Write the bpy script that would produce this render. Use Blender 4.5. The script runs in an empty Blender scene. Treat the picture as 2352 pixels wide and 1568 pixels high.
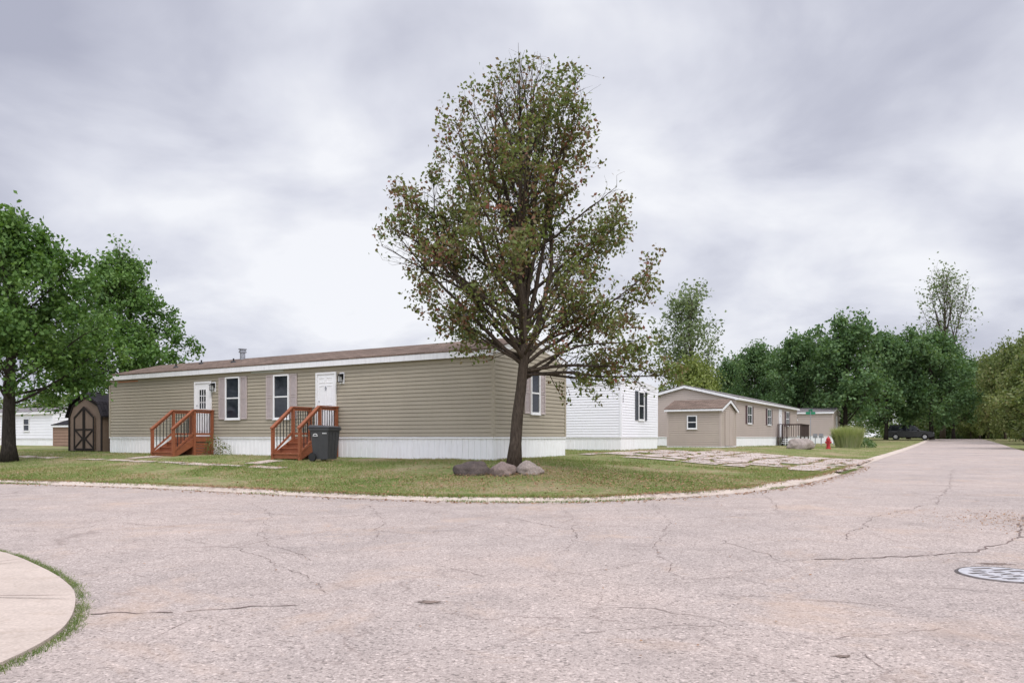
import bpy, bmesh, math, random
import numpy as np
from mathutils import Vector, Matrix, geometry

random.seed(4)
RNG = np.random.default_rng(7)
scene = bpy.context.scene
COL = scene.collection
EYE = 1.1
TH = math.radians(-30.5)
U = (math.sin(-TH), math.cos(-TH))       # along the main road (away)
V = (-math.cos(TH), -math.sin(TH))       # along the cross street (to the left)

# ------------------------------------------------------------------ helpers
class MB:
    def __init__(s, T=None):
        s.v = []; s.f = []; s.T = T
    def add(s, vs, fs):
        o = len(s.v)
        if s.T: vs = [s.T(*p) for p in vs]
        s.v += [tuple(p) for p in vs]
        s.f += [tuple(i + o for i in f) for f in fs]
    def hexa(s, p):
        s.add(p, [(0,3,2,1),(4,5,6,7),(0,1,5,4),(1,2,6,5),(2,3,7,6),(3,0,4,7)])
    def box(s, x0,x1,y0,y1,z0,z1):
        s.hexa([(x0,y0,z0),(x1,y0,z0),(x1,y1,z0),(x0,y1,z0),(x0,y0,z1),(x1,y0,z1),(x1,y1,z1),(x0,y1,z1)])
    def quad(s, a,b,c,d): s.add([a,b,c,d],[(0,1,2,3)])
    def tube(s, pts, rad, n=6, cap=True):
        k = len(pts)
        vs = []
        a = None
        for i in range(k):
            p = Vector(pts[i])
            d = (Vector(pts[min(i+1,k-1)]) - Vector(pts[max(i-1,0)]))
            if d.length < 1e-9: d = Vector((0,0,1))
            d.normalize()
            if a is None:
                a = d.orthogonal().normalized()
            else:
                a = (a - d*a.dot(d))
                if a.length < 1e-6: a = d.orthogonal()
                a.normalize()
            b = d.cross(a)
            for j in range(n):
                t = 2*math.pi*j/n
                vs.append(p + (a*math.cos(t)+b*math.sin(t))*rad[i])
        fs = []
        for i in range(k-1):
            for j in range(n):
                j2 = (j+1)%n
                fs.append((i*n+j, i*n+j2, (i+1)*n+j2, (i+1)*n+j))
        if cap:
            fs.append(tuple(range(n-1,-1,-1))); fs.append(tuple((k-1)*n+j for j in range(n)))
        s.add([tuple(p) for p in vs], fs)
    def cyl(s, c, axis, r, h, n=16, r2=None):
        a = Vector(axis).normalized()
        c = Vector(c)
        s.tube([c - a*h/2, c + a*h/2],[r, r if r2 is None else r2], n)
    def obj(s, name, mat, parent=None, smooth=False, bevel=0, fix=True, loc=None):
        me = bpy.data.meshes.new(name)
        me.from_pydata(s.v, [], s.f)
        if fix and len(s.f) < 20000:
            bm = bmesh.new(); bm.from_mesh(me); bmesh.ops.recalc_face_normals(bm, faces=bm.faces); bm.to_mesh(me); bm.free()
        if smooth:
            me.polygons.foreach_set('use_smooth',[True]*len(me.polygons))
        me.materials.append(mat)
        o = bpy.data.objects.new(name, me)
        COL.objects.link(o)
        if parent: o.parent = parent
        if loc: o.location = loc
        if bevel:
            m = o.modifiers.new('bevel','BEVEL'); m.width = bevel; m.segments = 2; m.limit_method='ANGLE'
        return o
def boxobj(name,mat,parent,*b):
    mb=MB(); mb.box(*b); return mb.obj(name,mat,parent)

def empty(name, loc, rot=0, label=None, category=None, group=None, scale=1):
    o = bpy.data.objects.new(name, None)
    o.empty_display_size = 0.2
    o.location = loc; o.rotation_euler = (0,0,rot)
    o.scale = (scale,)*3 if not isinstance(scale, tuple) else scale
    COL.objects.link(o)
    tag(o, label, category, group)
    return o
def tag(o, label=None, category=None, group=None, kind=None):
    if label: o['label'] = label
    if category: o['category'] = category
    if group: o['group'] = group
    if kind: o['kind'] = kind

def tri_mesh(name, verts, faces_idx, nper, mat, attr=None):
    me = bpy.data.meshes.new(name)
    nv = len(verts); nf = len(faces_idx)//nper
    me.vertices.add(nv); me.vertices.foreach_set('co', np.asarray(verts,dtype=np.float32).ravel())
    me.loops.add(nf*nper); me.loops.foreach_set('vertex_index', np.asarray(faces_idx,dtype=np.int32))
    me.polygons.add(nf); me.polygons.foreach_set('loop_start', np.arange(0,nf*nper,nper,dtype=np.int32))
    me.polygons.foreach_set('loop_total', np.full(nf,nper,dtype=np.int32))
    me.update(calc_edges=True); me.validate()
    if mat: me.materials.append(mat)
    return me

# ------------------------------------------------------------------ materials
def nmat(name):
    m = bpy.data.materials.new(name); m.use_nodes = True
    nt = m.node_tree; b = nt.nodes['Principled BSDF']
    return m, nt, b
def N(nt, t, **kw):
    n = nt.nodes.new(t)
    for k,v in kw.items():
        setattr(n,k,v)
    return n
def ramp(nt, fac, stops):
    r = nt.nodes.new('ShaderNodeValToRGB')
    e = r.color_ramp.elements
    while len(e) < len(stops): e.new(0.5)
    for i,(p,c) in enumerate(stops):
        e[i].position = p; e[i].color = (c[0],c[1],c[2],1) if not isinstance(c,(int,float)) else (c,c,c,1)
    nt.links.new(fac, r.inputs[0]); return r.outputs[0]
def mix(nt, f, a, b, mode='MIX'):
    m = nt.nodes.new('ShaderNodeMix'); m.data_type='RGBA'; m.blend_type = mode
    for s,val in ((m.inputs[0],f),(m.inputs[6],a),(m.inputs[7],b)):
        if isinstance(val,(int,float)): s.default_value = val
        elif isinstance(val,tuple): s.default_value = (val[0],val[1],val[2],1)
        else: nt.links.new(val,s)
    return m.outputs[2]
def math_(nt, op, a, b=None, c=None, clamp=False):
    m = nt.nodes.new('ShaderNodeMath'); m.operation = op; m.use_clamp = clamp
    for i,val in enumerate((a,b,c)):
        if val is None: continue
        if isinstance(val,(int,float)): m.inputs[i].default_value = val
        else: nt.links.new(val,m.inputs[i])
    return m.outputs[0]
def noise_(nt, vec, scale, detail=4, rough=0.55, dist=0.0):
    n = N(nt,'ShaderNodeTexNoise'); n.inputs['Scale'].default_value=scale; n.inputs['Detail'].default_value=detail
    n.inputs['Roughness'].default_value=rough; n.inputs['Distortion'].default_value=dist
    if vec is not None: nt.links.new(vec,n.inputs['Vector'])
    return n.outputs['Fac']
def bump(nt, b, h, strength=0.3, dist=0.01):
    bp = N(nt,'ShaderNodeBump'); bp.inputs['Strength'].default_value=strength; bp.inputs['Distance'].default_value=dist
    nt.links.new(h,bp.inputs['Height']); nt.links.new(bp.outputs[0], b.inputs['Normal'])
def objco(nt):
    return N(nt,'ShaderNodeTexCoord').outputs['Object']
def vmul(nt, vec, s):
    m = N(nt,'ShaderNodeVectorMath', operation='MULTIPLY'); nt.links.new(vec,m.inputs[0]); m.inputs[1].default_value = s
    return m.outputs[0]

def paint(name, col, rough=0.55, var=0.12, scale=3.0, dirt=0.0, dirtcol=(0.2,0.17,0.12), spec=0.4, metallic=0):
    m, nt, b = nmat(name)
    co = objco(nt)
    f = noise_(nt, co, scale, 6, 0.65)
    lo = tuple(c*(1-var) for c in col); hi = tuple(min(1,c*(1+var)) for c in col)
    c = ramp(nt, f, [(0.3,lo),(0.7,hi)])
    if dirt:
        f2 = noise_(nt, vmul(nt,co,(6,6,0.7)), 2.2, 6, 0.7)
        d = ramp(nt, f2, [(0.48,0),(0.75,dirt)])
        c = mix(nt, d, c, dirtcol)
    nt.links.new(c, b.inputs['Base Color'])
    b.inputs['Roughness'].default_value = rough
    b.inputs['Specular IOR Level'].default_value = spec
    b.inputs['Metallic'].default_value = metallic
    f3 = noise_(nt, co, 60, 3)
    bump(nt, b, f3, 0.12, 0.004)
    return m

M = {}
M['tan_siding'] = paint('tan_siding',(0.36,0.318,0.245),0.55,0.06,0.7,0.15,(0.24,0.21,0.155),spec=.25)
M['beige_siding'] = paint('beige_siding',(0.46,0.39,0.345),0.5,0.05,0.7,0.1,(0.3,0.25,0.22),spec=.25)
M['shed_siding'] = paint('shed_siding',(0.43,0.365,0.31),0.5,0.05,0.7,0.1,(0.28,0.23,0.19),spec=.25)
M['white_siding'] = paint('white_siding',(0.82,0.82,0.84),0.45,0.03,0.7,0.1,(0.55,0.53,0.5))
M['skirt'] = paint('white_skirting',(0.84,0.84,0.84),0.5,0.04,1.2,0.28,(0.46,0.41,0.36))
M['white'] = paint('white_paint',(0.80,0.80,0.80),0.4,0.03,4,0.12,(0.5,0.46,0.42))
M['fascia'] = paint('white_fascia',(0.78,0.78,0.79),0.45,0.05,2,0.35,(0.38,0.36,0.36))
M['shutter'] = paint('mauve_shutter',(0.45,0.385,0.37),0.5,0.06)
M['dark_shutter'] = paint('dark_shutter',(0.06,0.065,0.075),0.5,0.1)
M['maroon_shutter'] = paint('maroon_shutter',(0.09,0.045,0.05),0.5,0.1)
M['black'] = paint('black_metal',(0.015,0.015,0.016),0.4,0.2,spec=.3)
M['bin'] = paint('grey_bin_plastic',(0.052,0.053,0.056),0.5,0.12,4,0.2,(0.11,0.10,0.09),spec=.3)
M['rubber'] = paint('rubber',(0.02,0.02,0.02),0.8,0.2)
M['red'] = paint('red_hydrant_paint',(0.42,0.03,0.035),0.4,0.15,6)
M['galv'] = paint('galvanised_metal',(0.38,0.39,0.42),0.4,0.2,8,metallic=0.6)
M['car'] = paint('black_car_paint',(0.012,0.013,0.016),0.18,0.1,spec=0.6)
M['chrome'] = paint('car_wheel_alloy',(0.45,0.45,0.46),0.25,0.1,metallic=0.9)
M['sign'] = paint('green_sign',(0.01,0.20,0.10),0.4,0.05)
M['barn'] = paint('barn_panel',(0.16,0.118,0.09),0.7,0.15,2,0.3,(0.10,0.07,0.05),spec=.15)
M['barn_trim'] = paint('barn_trim',(0.02,0.016,0.014),0.7,0.2,spec=.1)
M['brown_shed'] = paint('brown_shed_wall',(0.27,0.17,0.12),0.7,0.1,2)
M['lampglass'] = paint('lamp_glass',(0.45,0.46,0.45),0.15,0.1)
M['orange'] = paint('orange_tape',(0.45,0.14,0.05),0.6,0.2)
M['bluegrey'] = paint('pale_patch',(0.45,0.47,0.45),0.6,0.1)
M['deck_brown'] = paint('dark_deck_wood',(0.065,0.042,0.036),0.7,0.2)

def wood(name, col):
    m, nt, b = nmat(name)
    co = objco(nt)
    f = noise_(nt, vmul(nt,co,(3,3,30)), 3, 6, 0.65)
    f1 = noise_(nt, co, 2.5, 4)
    c = ramp(nt, f, [(0.3,tuple(x*0.62 for x in col)),(0.7,tuple(x*1.25 for x in col))])
    c = mix(nt, ramp(nt,f1,[(0.45,0),(0.8,0.4)]), c, tuple(x*0.6+0.02 for x in col))
    nt.links.new(c,b.inputs['Base Color']); b.inputs['Roughness'].default_value=0.65; b.inputs['Specular IOR Level'].default_value=.25
    bump(nt,b,f,0.3,0.004)
    return m
M['redwood'] = wood('redwood_stain',(0.28,0.095,0.045))

def shingle(name, col):
    m, nt, b = nmat(name)
    co = objco(nt)
    br = N(nt,'ShaderNodeTexBrick'); nt.links.new(co, br.inputs['Vector'])
    br.inputs['Scale'].default_value=1.0; br.inputs['Brick Width'].default_value=0.33; br.inputs['Row Height'].default_value=0.14
    br.inputs['Mortar Size'].default_value=0.008; br.inputs['Bias'].default_value=-0.1
    br.inputs['Color1'].default_value=(*[x*0.8 for x in col],1); br.inputs['Color2'].default_value=(*[x*1.25 for x in col],1)
    br.inputs['Mortar'].default_value=(*[x*0.35 for x in col],1)
    f = noise_(nt, co, 1.3, 6, 0.7); g = noise_(nt, co, 90, 2)
    c = mix(nt, 1.0, br.outputs['Color'], ramp(nt,f,[(0.3,0.75),(0.7,1.15)]), 'MULTIPLY')
    c = mix(nt, 1.0, c, ramp(nt,g,[(0.3,0.7),(0.7,1.25)]), 'MULTIPLY')
    nt.links.new(c,b.inputs['Base Color']); b.inputs['Roughness'].default_value=0.95; b.inputs['Specular IOR Level'].default_value=.12
    bump(nt,b,g,0.5,0.01)
    return m
M['roof'] = shingle('brown_shingles',(0.175,0.127,0.10))
M['roof_grey'] = shingle('grey_shingles',(0.22,0.20,0.20))
M['barn_roof'] = shingle('dark_shingles',(0.026,0.024,0.027))

def glass_mat(name, blinds=True):
    m, nt, b = nmat(name)
    co = objco(nt)
    sx = N(nt,'ShaderNodeSeparateXYZ'); nt.links.new(co,sx.inputs[0])
    w = math_(nt,'SINE', math_(nt,'MULTIPLY',sx.outputs[2],150.0))
    f = noise_(nt, co, 1.6, 3)
    c = ramp(nt, f, [(0.35,(0.010,0.012,0.018)),(0.65,(0.03,0.035,0.043))])
    if blinds:
        c = mix(nt, ramp(nt,w,[(0.3,0.0),(0.9,0.25)]), c, (0.11,0.12,0.14))
    nt.links.new(c,b.inputs['Base Color']); b.inputs['Roughness'].default_value=0.06
    b.inputs['Specular IOR Level'].default_value=0.35
    return m
M['glass'] = glass_mat('window_glass_blinds'); M['glass_plain'] = glass_mat('window_glass',False)

def leafmat(name, cols, trans=0.3, clump=0.5, spec=.15):
    m, nt, b = nmat(name)
    g = N(nt,'ShaderNodeNewGeometry')
    oc = objco(nt)
    f = noise_(nt, oc, clump, 3, 0.6)
    r = math_(nt,'ADD', math_(nt,'MULTIPLY',g.outputs['Random Per Island'],0.6), math_(nt,'MULTIPLY',math_(nt,'SUBTRACT',f,0.3),1.0), clamp=True)
    n = len(cols)
    c = ramp(nt, r, [(0.08+0.84*i/(n-1), cols[i]) for i in range(n)])
    b.inputs['Roughness'].default_value=0.5; b.inputs['Specular IOR Level'].default_value=spec
    nt.links.new(c,b.inputs['Base Color'])
    t = N(nt,'ShaderNodeBsdfTranslucent'); nt.links.new(mix(nt,1.0,c,(1.15,1.25,0.5),'MULTIPLY'),t.inputs['Color'])
    ms = N(nt,'ShaderNodeMixShader'); ms.inputs[0].default_value=trans
    nt.links.new(b.outputs[0],ms.inputs[1]); nt.links.new(t.outputs[0],ms.inputs[2])
    nt.links.new(ms.outputs[0], nt.nodes['Material Output'].inputs['Surface'])
    return m
def sc_(k,*cs): return [tuple(min(.9,x*k) for x in c) for c in cs]
M['pear_leaf'] = leafmat('autumn_pear_leaves',[(0.07,0.10,0.028),(0.125,0.165,0.045),(0.175,0.205,0.07),(0.155,0.15,0.07),(0.20,0.115,0.075),(0.24,0.085,0.065)],0.28,0.8)
M['maple_leaf'] = leafmat('maple_leaves',sc_(1.25,(0.035,0.075,0.02),(0.065,0.125,0.032),(0.105,0.18,0.05),(0.155,0.235,0.08)),0.3,0.6)
M['far_leaf'] = leafmat('far_maple_leaves',sc_(1.42,(0.045,0.08,0.035),(0.065,0.115,0.048),(0.09,0.145,0.06),(0.13,0.18,0.085)),0.3,0.25)
M['poplar_leaf'] = leafmat('poplar_leaves',sc_(1.1,(0.10,0.14,0.07),(0.15,0.19,0.10),(0.22,0.26,0.15)),0.3,0.25)
M['yellow_leaf'] = leafmat('olive_leaves',[(0.09,0.13,0.045),(0.14,0.18,0.062),(0.19,0.22,0.085),(0.24,0.225,0.11)],0.3,0.25)
M['lime_leaf'] = leafmat('yellow_green_leaves',[(0.14,0.18,0.05),(0.20,0.245,0.07),(0.29,0.32,0.11)],0.3,0.25)
M['wood_leaf'] = leafmat('woodland_leaves',sc_(1.3,(0.055,0.09,0.038),(0.09,0.13,0.052),(0.135,0.17,0.07),(0.16,0.16,0.08)),0.3,0.12)
M['orn_grass'] = leafmat('ornamental_grass_blades',[(0.24,0.29,0.12),(0.36,0.39,0.19),(0.50,0.47,0.31)],0.3,0.8)
M['blade'] = leafmat('lawn_blades',[(0.088,0.15,0.032),(0.145,0.205,0.05),(0.205,0.25,0.078),(0.31,0.285,0.14),(0.38,0.30,0.18)],0.25,0.45)
M['fringe'] = leafmat('green_fringe_blades',[(0.08,0.135,0.03),(0.13,0.19,0.05),(0.24,0.25,0.10)],0.25,2.0)
M['litter'] = leafmat('fallen_leaves',[(0.14,0.065,0.035),(0.28,0.15,0.08),(0.36,0.22,0.13),(0.18,0.12,0.085)],0.1,1.0)

def bark(name, col):
    m, nt, b = nmat(name)
    co = objco(nt)
    f = noise_(nt, vmul(nt,co,(9,9,2)), 3, 6, 0.7)
    c = ramp(nt, f, [(0.3,tuple(x*0.45 for x in col)),(0.7,tuple(x*1.4 for x in col))])
    nt.links.new(c,b.inputs['Base Color']); b.inputs['Roughness'].default_value=0.95; b.inputs['Specular IOR Level'].default_value=.1
    bump(nt,b,f,0.8,0.03)
    return m
M['bark'] = bark('brown_bark',(0.082,0.064,0.05)); M['dark_bark'] = bark('dark_bark',(0.05,0.042,0.036))

def asphalt():
    m, nt, b = nmat('worn_asphalt')
    co = objco(nt)
    big = noise_(nt, co, 0.28, 5, 0.6)
    mid = noise_(nt, co, 1.7, 6, 0.7)
    grain = noise_(nt, co, 80, 4, 0.75)
    vo = N(nt,'ShaderNodeTexVoronoi'); vo.inputs['Scale'].default_value=66; nt.links.new(co,vo.inputs['Vector'])
    c = ramp(nt, big, [(0.32,(0.35,0.298,0.27)),(0.5,(0.39,0.328,0.293)),(0.7,(0.43,0.352,0.308))])
    c = mix(nt, 1.0, c, ramp(nt,mid,[(0.25,0.85),(0.7,1.08)]), 'MULTIPLY')
    c = mix(nt, 1.0, c, ramp(nt,grain,[(0.33,0.56),(0.47,0.98),(0.72,1.34)]), 'MULTIPLY')
    sep = N(nt,'ShaderNodeSeparateColor'); nt.links.new(vo.outputs['Color'],sep.inputs[0])
    c = mix(nt, 1.0, c, ramp(nt,sep.outputs[0],[(0.0,0.55),(0.22,0.96),(0.85,1.04),(1.0,1.42)]), 'MULTIPLY')
    d = noise_(nt, co, 0.7, 5, 0.7, 0.6)
    c = mix(nt, ramp(nt,d,[(0.54,0),(0.70,0.5)]), c, (0.46,0.335,0.25))
    d2 = noise_(nt, vmul(nt,co,(1,1.4,1)), 0.55, 6, 0.7)
    c = mix(nt, ramp(nt,d2,[(0.54,0),(0.72,0.42)]), c, (0.22,0.188,0.172))
    wob = N(nt,'ShaderNodeTexNoise'); wob.inputs['Scale'].default_value=1.4; wob.inputs['Detail'].default_value=6; nt.links.new(co,wob.inputs['Vector'])
    va = N(nt,'ShaderNodeVectorMath',operation='MULTIPLY_ADD'); nt.links.new(wob.outputs['Color'],va.inputs[0]); va.inputs[1].default_value=(1.1,1.1,0); nt.links.new(co,va.inputs[2])
    mask = ramp(nt, noise_(nt, co, 0.35, 3), [(0.40,0),(0.55,1)])
    cr=None
    for sc,w0,st in ((0.75,.010,.42),(2.1,.014,.3)):
        vc = N(nt,'ShaderNodeTexVoronoi', feature='DISTANCE_TO_EDGE'); vc.inputs['Scale'].default_value=sc; nt.links.new(va.outputs[0],vc.inputs['Vector'])
        line = ramp(nt, vc.outputs['Distance'], [(0.0,1),(w0*.5,0.6),(w0,0)])
        if sc>1: mask=ramp(nt, noise_(nt, co, 0.5, 4,.6), [(0.54,0),(0.64,1)])
        e = math_(nt,'MULTIPLY',math_(nt,'MULTIPLY',line,mask),st)
        cr = e if cr is None else math_(nt,'MAXIMUM',cr,e)
    c = mix(nt, cr, c, (0.15,0.11,0.095))
    nt.links.new(c,b.inputs['Base Color']); b.inputs['Roughness'].default_value=0.95
    b.inputs['Specular IOR Level'].default_value=0.12
    h = math_(nt,'SUBTRACT',math_(nt,'ADD',grain,math_(nt,'MULTIPLY',vo.outputs['Distance'],-0.6)),cr)
    bump(nt,b,h,0.45,0.012)
    return m
M['asphalt'] = asphalt()

def concrete(name, col, stain=.5):
    m, nt, b = nmat(name)
    co = objco(nt)
    f = noise_(nt, co, 1.1, 6, 0.7); g = noise_(nt, co, 50, 3)
    c = ramp(nt, f, [(0.3,tuple(x*0.85 for x in col)),(0.7,tuple(x*1.08 for x in col))])
    c = mix(nt,1.0,c,ramp(nt,g,[(0.3,0.86),(0.7,1.12)]),'MULTIPLY')
    s = noise_(nt, co, 3.5, 6, 0.8)
    c = mix(nt, ramp(nt,s,[(0.53,0),(0.73,stain)]), c, (0.27,0.20,0.14))
    nt.links.new(c,b.inputs['Base Color']); b.inputs['Roughness'].default_value=0.9; b.inputs['Specular IOR Level'].default_value=.15
    bump(nt,b,g,0.25,0.006)
    return m
M['concrete'] = concrete('pinkish_concrete',(0.48,0.40,0.34),.4)
M['kerb'] = concrete('kerb_concrete',(0.52,0.44,0.375),.6)
M['drive'] = concrete('driveway_concrete',(0.51,0.43,0.38),.55)
M['crack'] = paint('crack_filler',(0.18,0.135,0.12),0.9,0.35,3,spec=.1)
M['pothole'] = paint('pothole_tar',(0.19,0.145,0.12),0.95,0.5,9,spec=.1)

def lawn():
    m, nt, b = nmat('patchy_lawn')
    co = objco(nt)
    f = noise_(nt, co, 0.45, 6, 0.65); g = noise_(nt, co, 4, 6, 0.75); h = noise_(nt, co, 30, 3)
    c = ramp(nt, f, [(0.32,(0.105,0.16,0.04)),(0.48,(0.16,0.20,0.065)),(0.58,(0.27,0.235,0.13)),(0.7,(0.36,0.275,0.17))])
    c = mix(nt, ramp(nt,g,[(0.45,0),(0.66,0.75)]), c, (0.33,0.25,0.155))
    c = mix(nt,1.0,c,ramp(nt,h,[(0.3,0.55),(0.7,1.3)]),'MULTIPLY')
    nt.links.new(c,b.inputs['Base Color']); b.inputs['Roughness'].default_value=0.95
    b.inputs['Specular IOR Level'].default_value=0.05
    bump(nt,b,h,0.6,0.03)
    return m
M['lawn'] = lawn()

def stone(name, a, c2, sc=14):
    m, nt, b = nmat(name)
    co = objco(nt)
    f = noise_(nt, co, 3, 7, 0.75); g = noise_(nt, co, sc*3, 4, 0.7)
    c = ramp(nt, f, [(0.3,a),(0.7,c2)])
    c = mix(nt,1.0,c,ramp(nt,g,[(0.35,0.6),(0.65,1.45)]),'MULTIPLY')
    nt.links.new(c,b.inputs['Base Color']); b.inputs['Roughness'].default_value=0.9; b.inputs['Specular IOR Level'].default_value=.2
    bump(nt,b,g,0.5,0.02)
    return m
M['stone_dark'] = stone('dark_fieldstone',(0.055,0.044,0.04),(0.125,0.10,0.09))
M['stone_pink'] = stone('pink_granite',(0.15,0.112,0.10),(0.26,0.205,0.18))
M['stone_pale'] = stone('pale_granite',(0.19,0.158,0.14),(0.36,0.305,0.27))

# ------------------------------------------------------------------ terrain
def smooth(t):
    t = np.clip(t,0,1); return t*t*(3-2*t)
def z_road(x,y):
    s = np.asarray(x)*U[0]+np.asarray(y)*U[1]
    a = 0.74*(np.clip(s,0,100)/100)**2
    b = 0.18*(1-np.exp(-np.clip(s-100,0,None)/60))
    return a+b
KP = [(-160,78),(-60,38),(-30,25.2),(-20,21.0),(-12.1,17.5),(-8.2,16.0),(-4.4,13.95),(-1.3,12.6),(0.6,12.3),(2.1,12.75),(4.5,14.4),(6.8,17.15),(10.15,22.3),(15.2,31.0),(25.4,47.8),(51,90),(75,130)]
def catmull(P, n=10):
    out=[]
    for i in range(len(P)-1):
        p0=np.array(P[max(i-1,0)]);p1=np.array(P[i]);p2=np.array(P[i+1]);p3=np.array(P[min(i+2,len(P)-1)])
        d1=np.linalg.norm(p2-p1)
        m1=(p2-p0)/max(np.linalg.norm(p2-p0),1e-6)*d1; m2=(p3-p1)/max(np.linalg.norm(p3-p1),1e-6)*d1
        for k in range(n):
            t=k/n
            out.append((2*t**3-3*t**2+1)*p1+(t**3-2*t**2+t)*m1+(-2*t**3+3*t**2)*p2+(t**3-t**2)*m2)
    out.append(np.array(P[-1],float))
    return np.array(out)
KL = catmull(KP, 10)
def offset(line, d):
    t = np.gradient(line,axis=0); t/= np.linalg.norm(t,axis=1)[:,None]
    n = np.stack([-t[:,1],t[:,0]],1)
    return line + n*d
KI = offset(KL, 0.36)
def dist_line(x,y,L):
    P = np.stack([np.ravel(x),np.ravel(y)],1)
    best = np.full(len(P),1e9)
    for a,b in zip(L[:-1],L[1:]):
        ab=b-a; t=np.clip(((P-a)@ab)/(ab@ab+1e-12),0,1)
        q=a+t[:,None]*ab
        best=np.minimum(best,np.hypot(P[:,0]-q[:,0],P[:,1]-q[:,1]))
    return best.reshape(np.shape(x))
KH=0.06
def z_lawn(x,y):
    x=np.asarray(x,float);y=np.asarray(y,float)
    d=dist_line(x,y,KI); s=x*U[0]+y*U[1]
    r=0.40*smooth(d/8.5)*(1-smooth((s-35)/40))
    return z_road(x,y)+KH-.01+r+0.012*np.sin(x*1.7+y*0.6)*np.sin(y*1.3-x*0.4)*np.clip(d,0,1)
def zl(x,y): return float(z_lawn(np.array([x]),np.array([y]))[0])
def inpoly(x,y,P):
    x=np.asarray(x);y=np.asarray(y); r=np.zeros(x.shape,bool)
    n=len(P)
    for i in range(n):
        x1,y1=P[i];x2,y2=P[(i+1)%n]
        if y1==y2: continue
        c=((y1>y)!=(y2>y))&(x<(x2-x1)*(y-y1)/(y2-y1)+x1)
        r^=c
    return r
def cdt(name, boundary, interior, zf, mat, kind='structure'):
    pts=[Vector((float(a),float(b))) for a,b in boundary]
    nb=len(pts)
    ins=inpoly(interior[:,0],interior[:,1],boundary)
    I=interior[ins]
    dd=dist_line(I[:,0],I[:,1],np.vstack([boundary,boundary[:1]]))
    I=I[dd>0.12]
    pts+= [Vector((float(a),float(b))) for a,b in I]
    r=geometry.delaunay_2d_cdt(pts,[],[list(range(nb))],1,1e-5)
    vs=np.array([(p.x,p.y) for p in r[0]])
    z=zf(vs[:,0],vs[:,1])
    me=bpy.data.meshes.new(name)
    me.from_pydata([(a,b,c) for (a,b),c in zip(vs,z)],[],[tuple(f) for f in r[2]])
    me.polygons.foreach_set('use_smooth',[True]*len(me.polygons))
    me.materials.append(mat)
    o=bpy.data.objects.new(name,me); COL.objects.link(o); o['kind']=kind
    return o
def grid(x0,x1,y0,y1,s,j=0.0):
    X,Y=np.meshgrid(np.arange(x0,x1,s),np.arange(y0,y1,s)); P=np.stack([X.ravel(),Y.ravel()],1)
    return P+RNG.uniform(-j,j,P.shape)
inter=np.vstack([grid(-32,34,12,46,0.8,0.1),grid(-60,90,46,135,4,0.3),grid(-400,400,135,600,40,2),grid(-150,-32,20,135,6,.5)])
bd=np.vstack([KI,[(140,240),(500,600),(0,1200),(-900,900),(-500,250)]])
cdt('lawn_ground',bd,inter,z_lawn,M['lawn'])
g=np.concatenate([-np.geomspace(1500,12,22),np.linspace(-10,10,6),np.geomspace(12,1500,22)])
GX,GY=np.meshgrid(g,g)
gz=z_road(GX,GY)-0.06
n=len(g)
verts=np.stack([GX.ravel(),GY.ravel(),gz.ravel()],1)
idx=[]
for i in range(n-1):
    for j in range(n-1):
        a=i*n+j; idx+= [a,a+1,a+n+1,a+n]
me=tri_mesh('ground',verts,idx,4,M['lawn']); o=bpy.data.objects.new('ground',me); COL.objects.link(o); o['kind']='structure'

W_R=6.6
right=[]
for s in (126,110,90,60,30,10,-5,-20):
    base=np.array((10.15,22.3)); su=base@np.array(U)
    p=base+np.array(U)*(s-su)-np.array(V)*W_R
    right.append(p)
ISL=[(-2.4,-20),(-2.44,0),(-2.455,3.3),(-2.47,3.84),(-2.58,4.28),(-2.89,4.9),(-3.22,5.39),(-3.85,6.09),(-4.84,7.0),(-8,9.2),(-14,12.2),(-30,19.2),(-60,32),(-160,71)]
ISLc=catmull(ISL,6)
rb=np.vstack([KL[:-6],right,ISLc])
cdt('road',rb,np.vstack([grid(-30,50,-20,45,2.5,.2),grid(-100,90,45,130,6,.2)]),lambda x,y:z_road(x,y),M['asphalt'])

zr1=lambda p:float(z_road(p[0],p[1]))
def kerb(name, line, sgn, w=0.36):
    mb=MB()
    prof=[(0.0,-0.05),(0.0,0.010),(0.17,0.016),(0.25,KH-.004),(w+0.03,KH),(w+0.03,-0.05)]
    L=[np.array(line[0])]
    for a,b in zip(line[:-1],line[1:]):
        d=np.linalg.norm(b-a); k=max(1,int(d/0.75))
        for i in range(1,k+1): L.append(a+(b-a)*i/k)
    L=np.array(L)
    rows=[offset(L,sgn*o) for o,_ in prof]
    rg=np.random.default_rng(9)
    for i in range(len(L)-1):
        if i%4==0: dz=rg.uniform(-.008,.004)
        t0,t1=(0.02,1) if i%4==0 else (0,1)
        for k in range(len(prof)-1):
            q=[]
            for (r,j,z) in ((k,t0,prof[k][1]),(k,t1,prof[k][1]),(k+1,t1,prof[k+1][1]),(k+1,t0,prof[k+1][1])):
                p=rows[r][i]*(1-j)+rows[r][i+1]*j
                q.append((p[0],p[1],zr1(p)+z+(dz if z>.02 else 0)))
            mb.quad(*q)
    o=mb.obj(name,M['kerb'],fix=False); o['kind']='structure'; return o
kerb('kerb',KL[20:-10],1)
ISLI=offset(ISLc,0.66)
mb=MB()
for i in range(len(ISLc)-1):
    a,b=ISLc[i],ISLc[i+1]; c_,d_=ISLI[i+1],ISLI[i]
    mb.quad((a[0],a[1],zr1(a)+.02),(b[0],b[1],zr1(b)+.02),(c_[0],c_[1],zr1(c_)+.045),(d_[0],d_[1],zr1(d_)+.045))
    mb.quad((a[0],a[1],-0.05),(b[0],b[1],-0.05),(b[0],b[1],zr1(b)+0.02),(a[0],a[1],zr1(a)+0.02))
o=mb.obj('pavement',M['concrete'],fix=False); o['kind']='structure'
mbj=MB()
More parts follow.
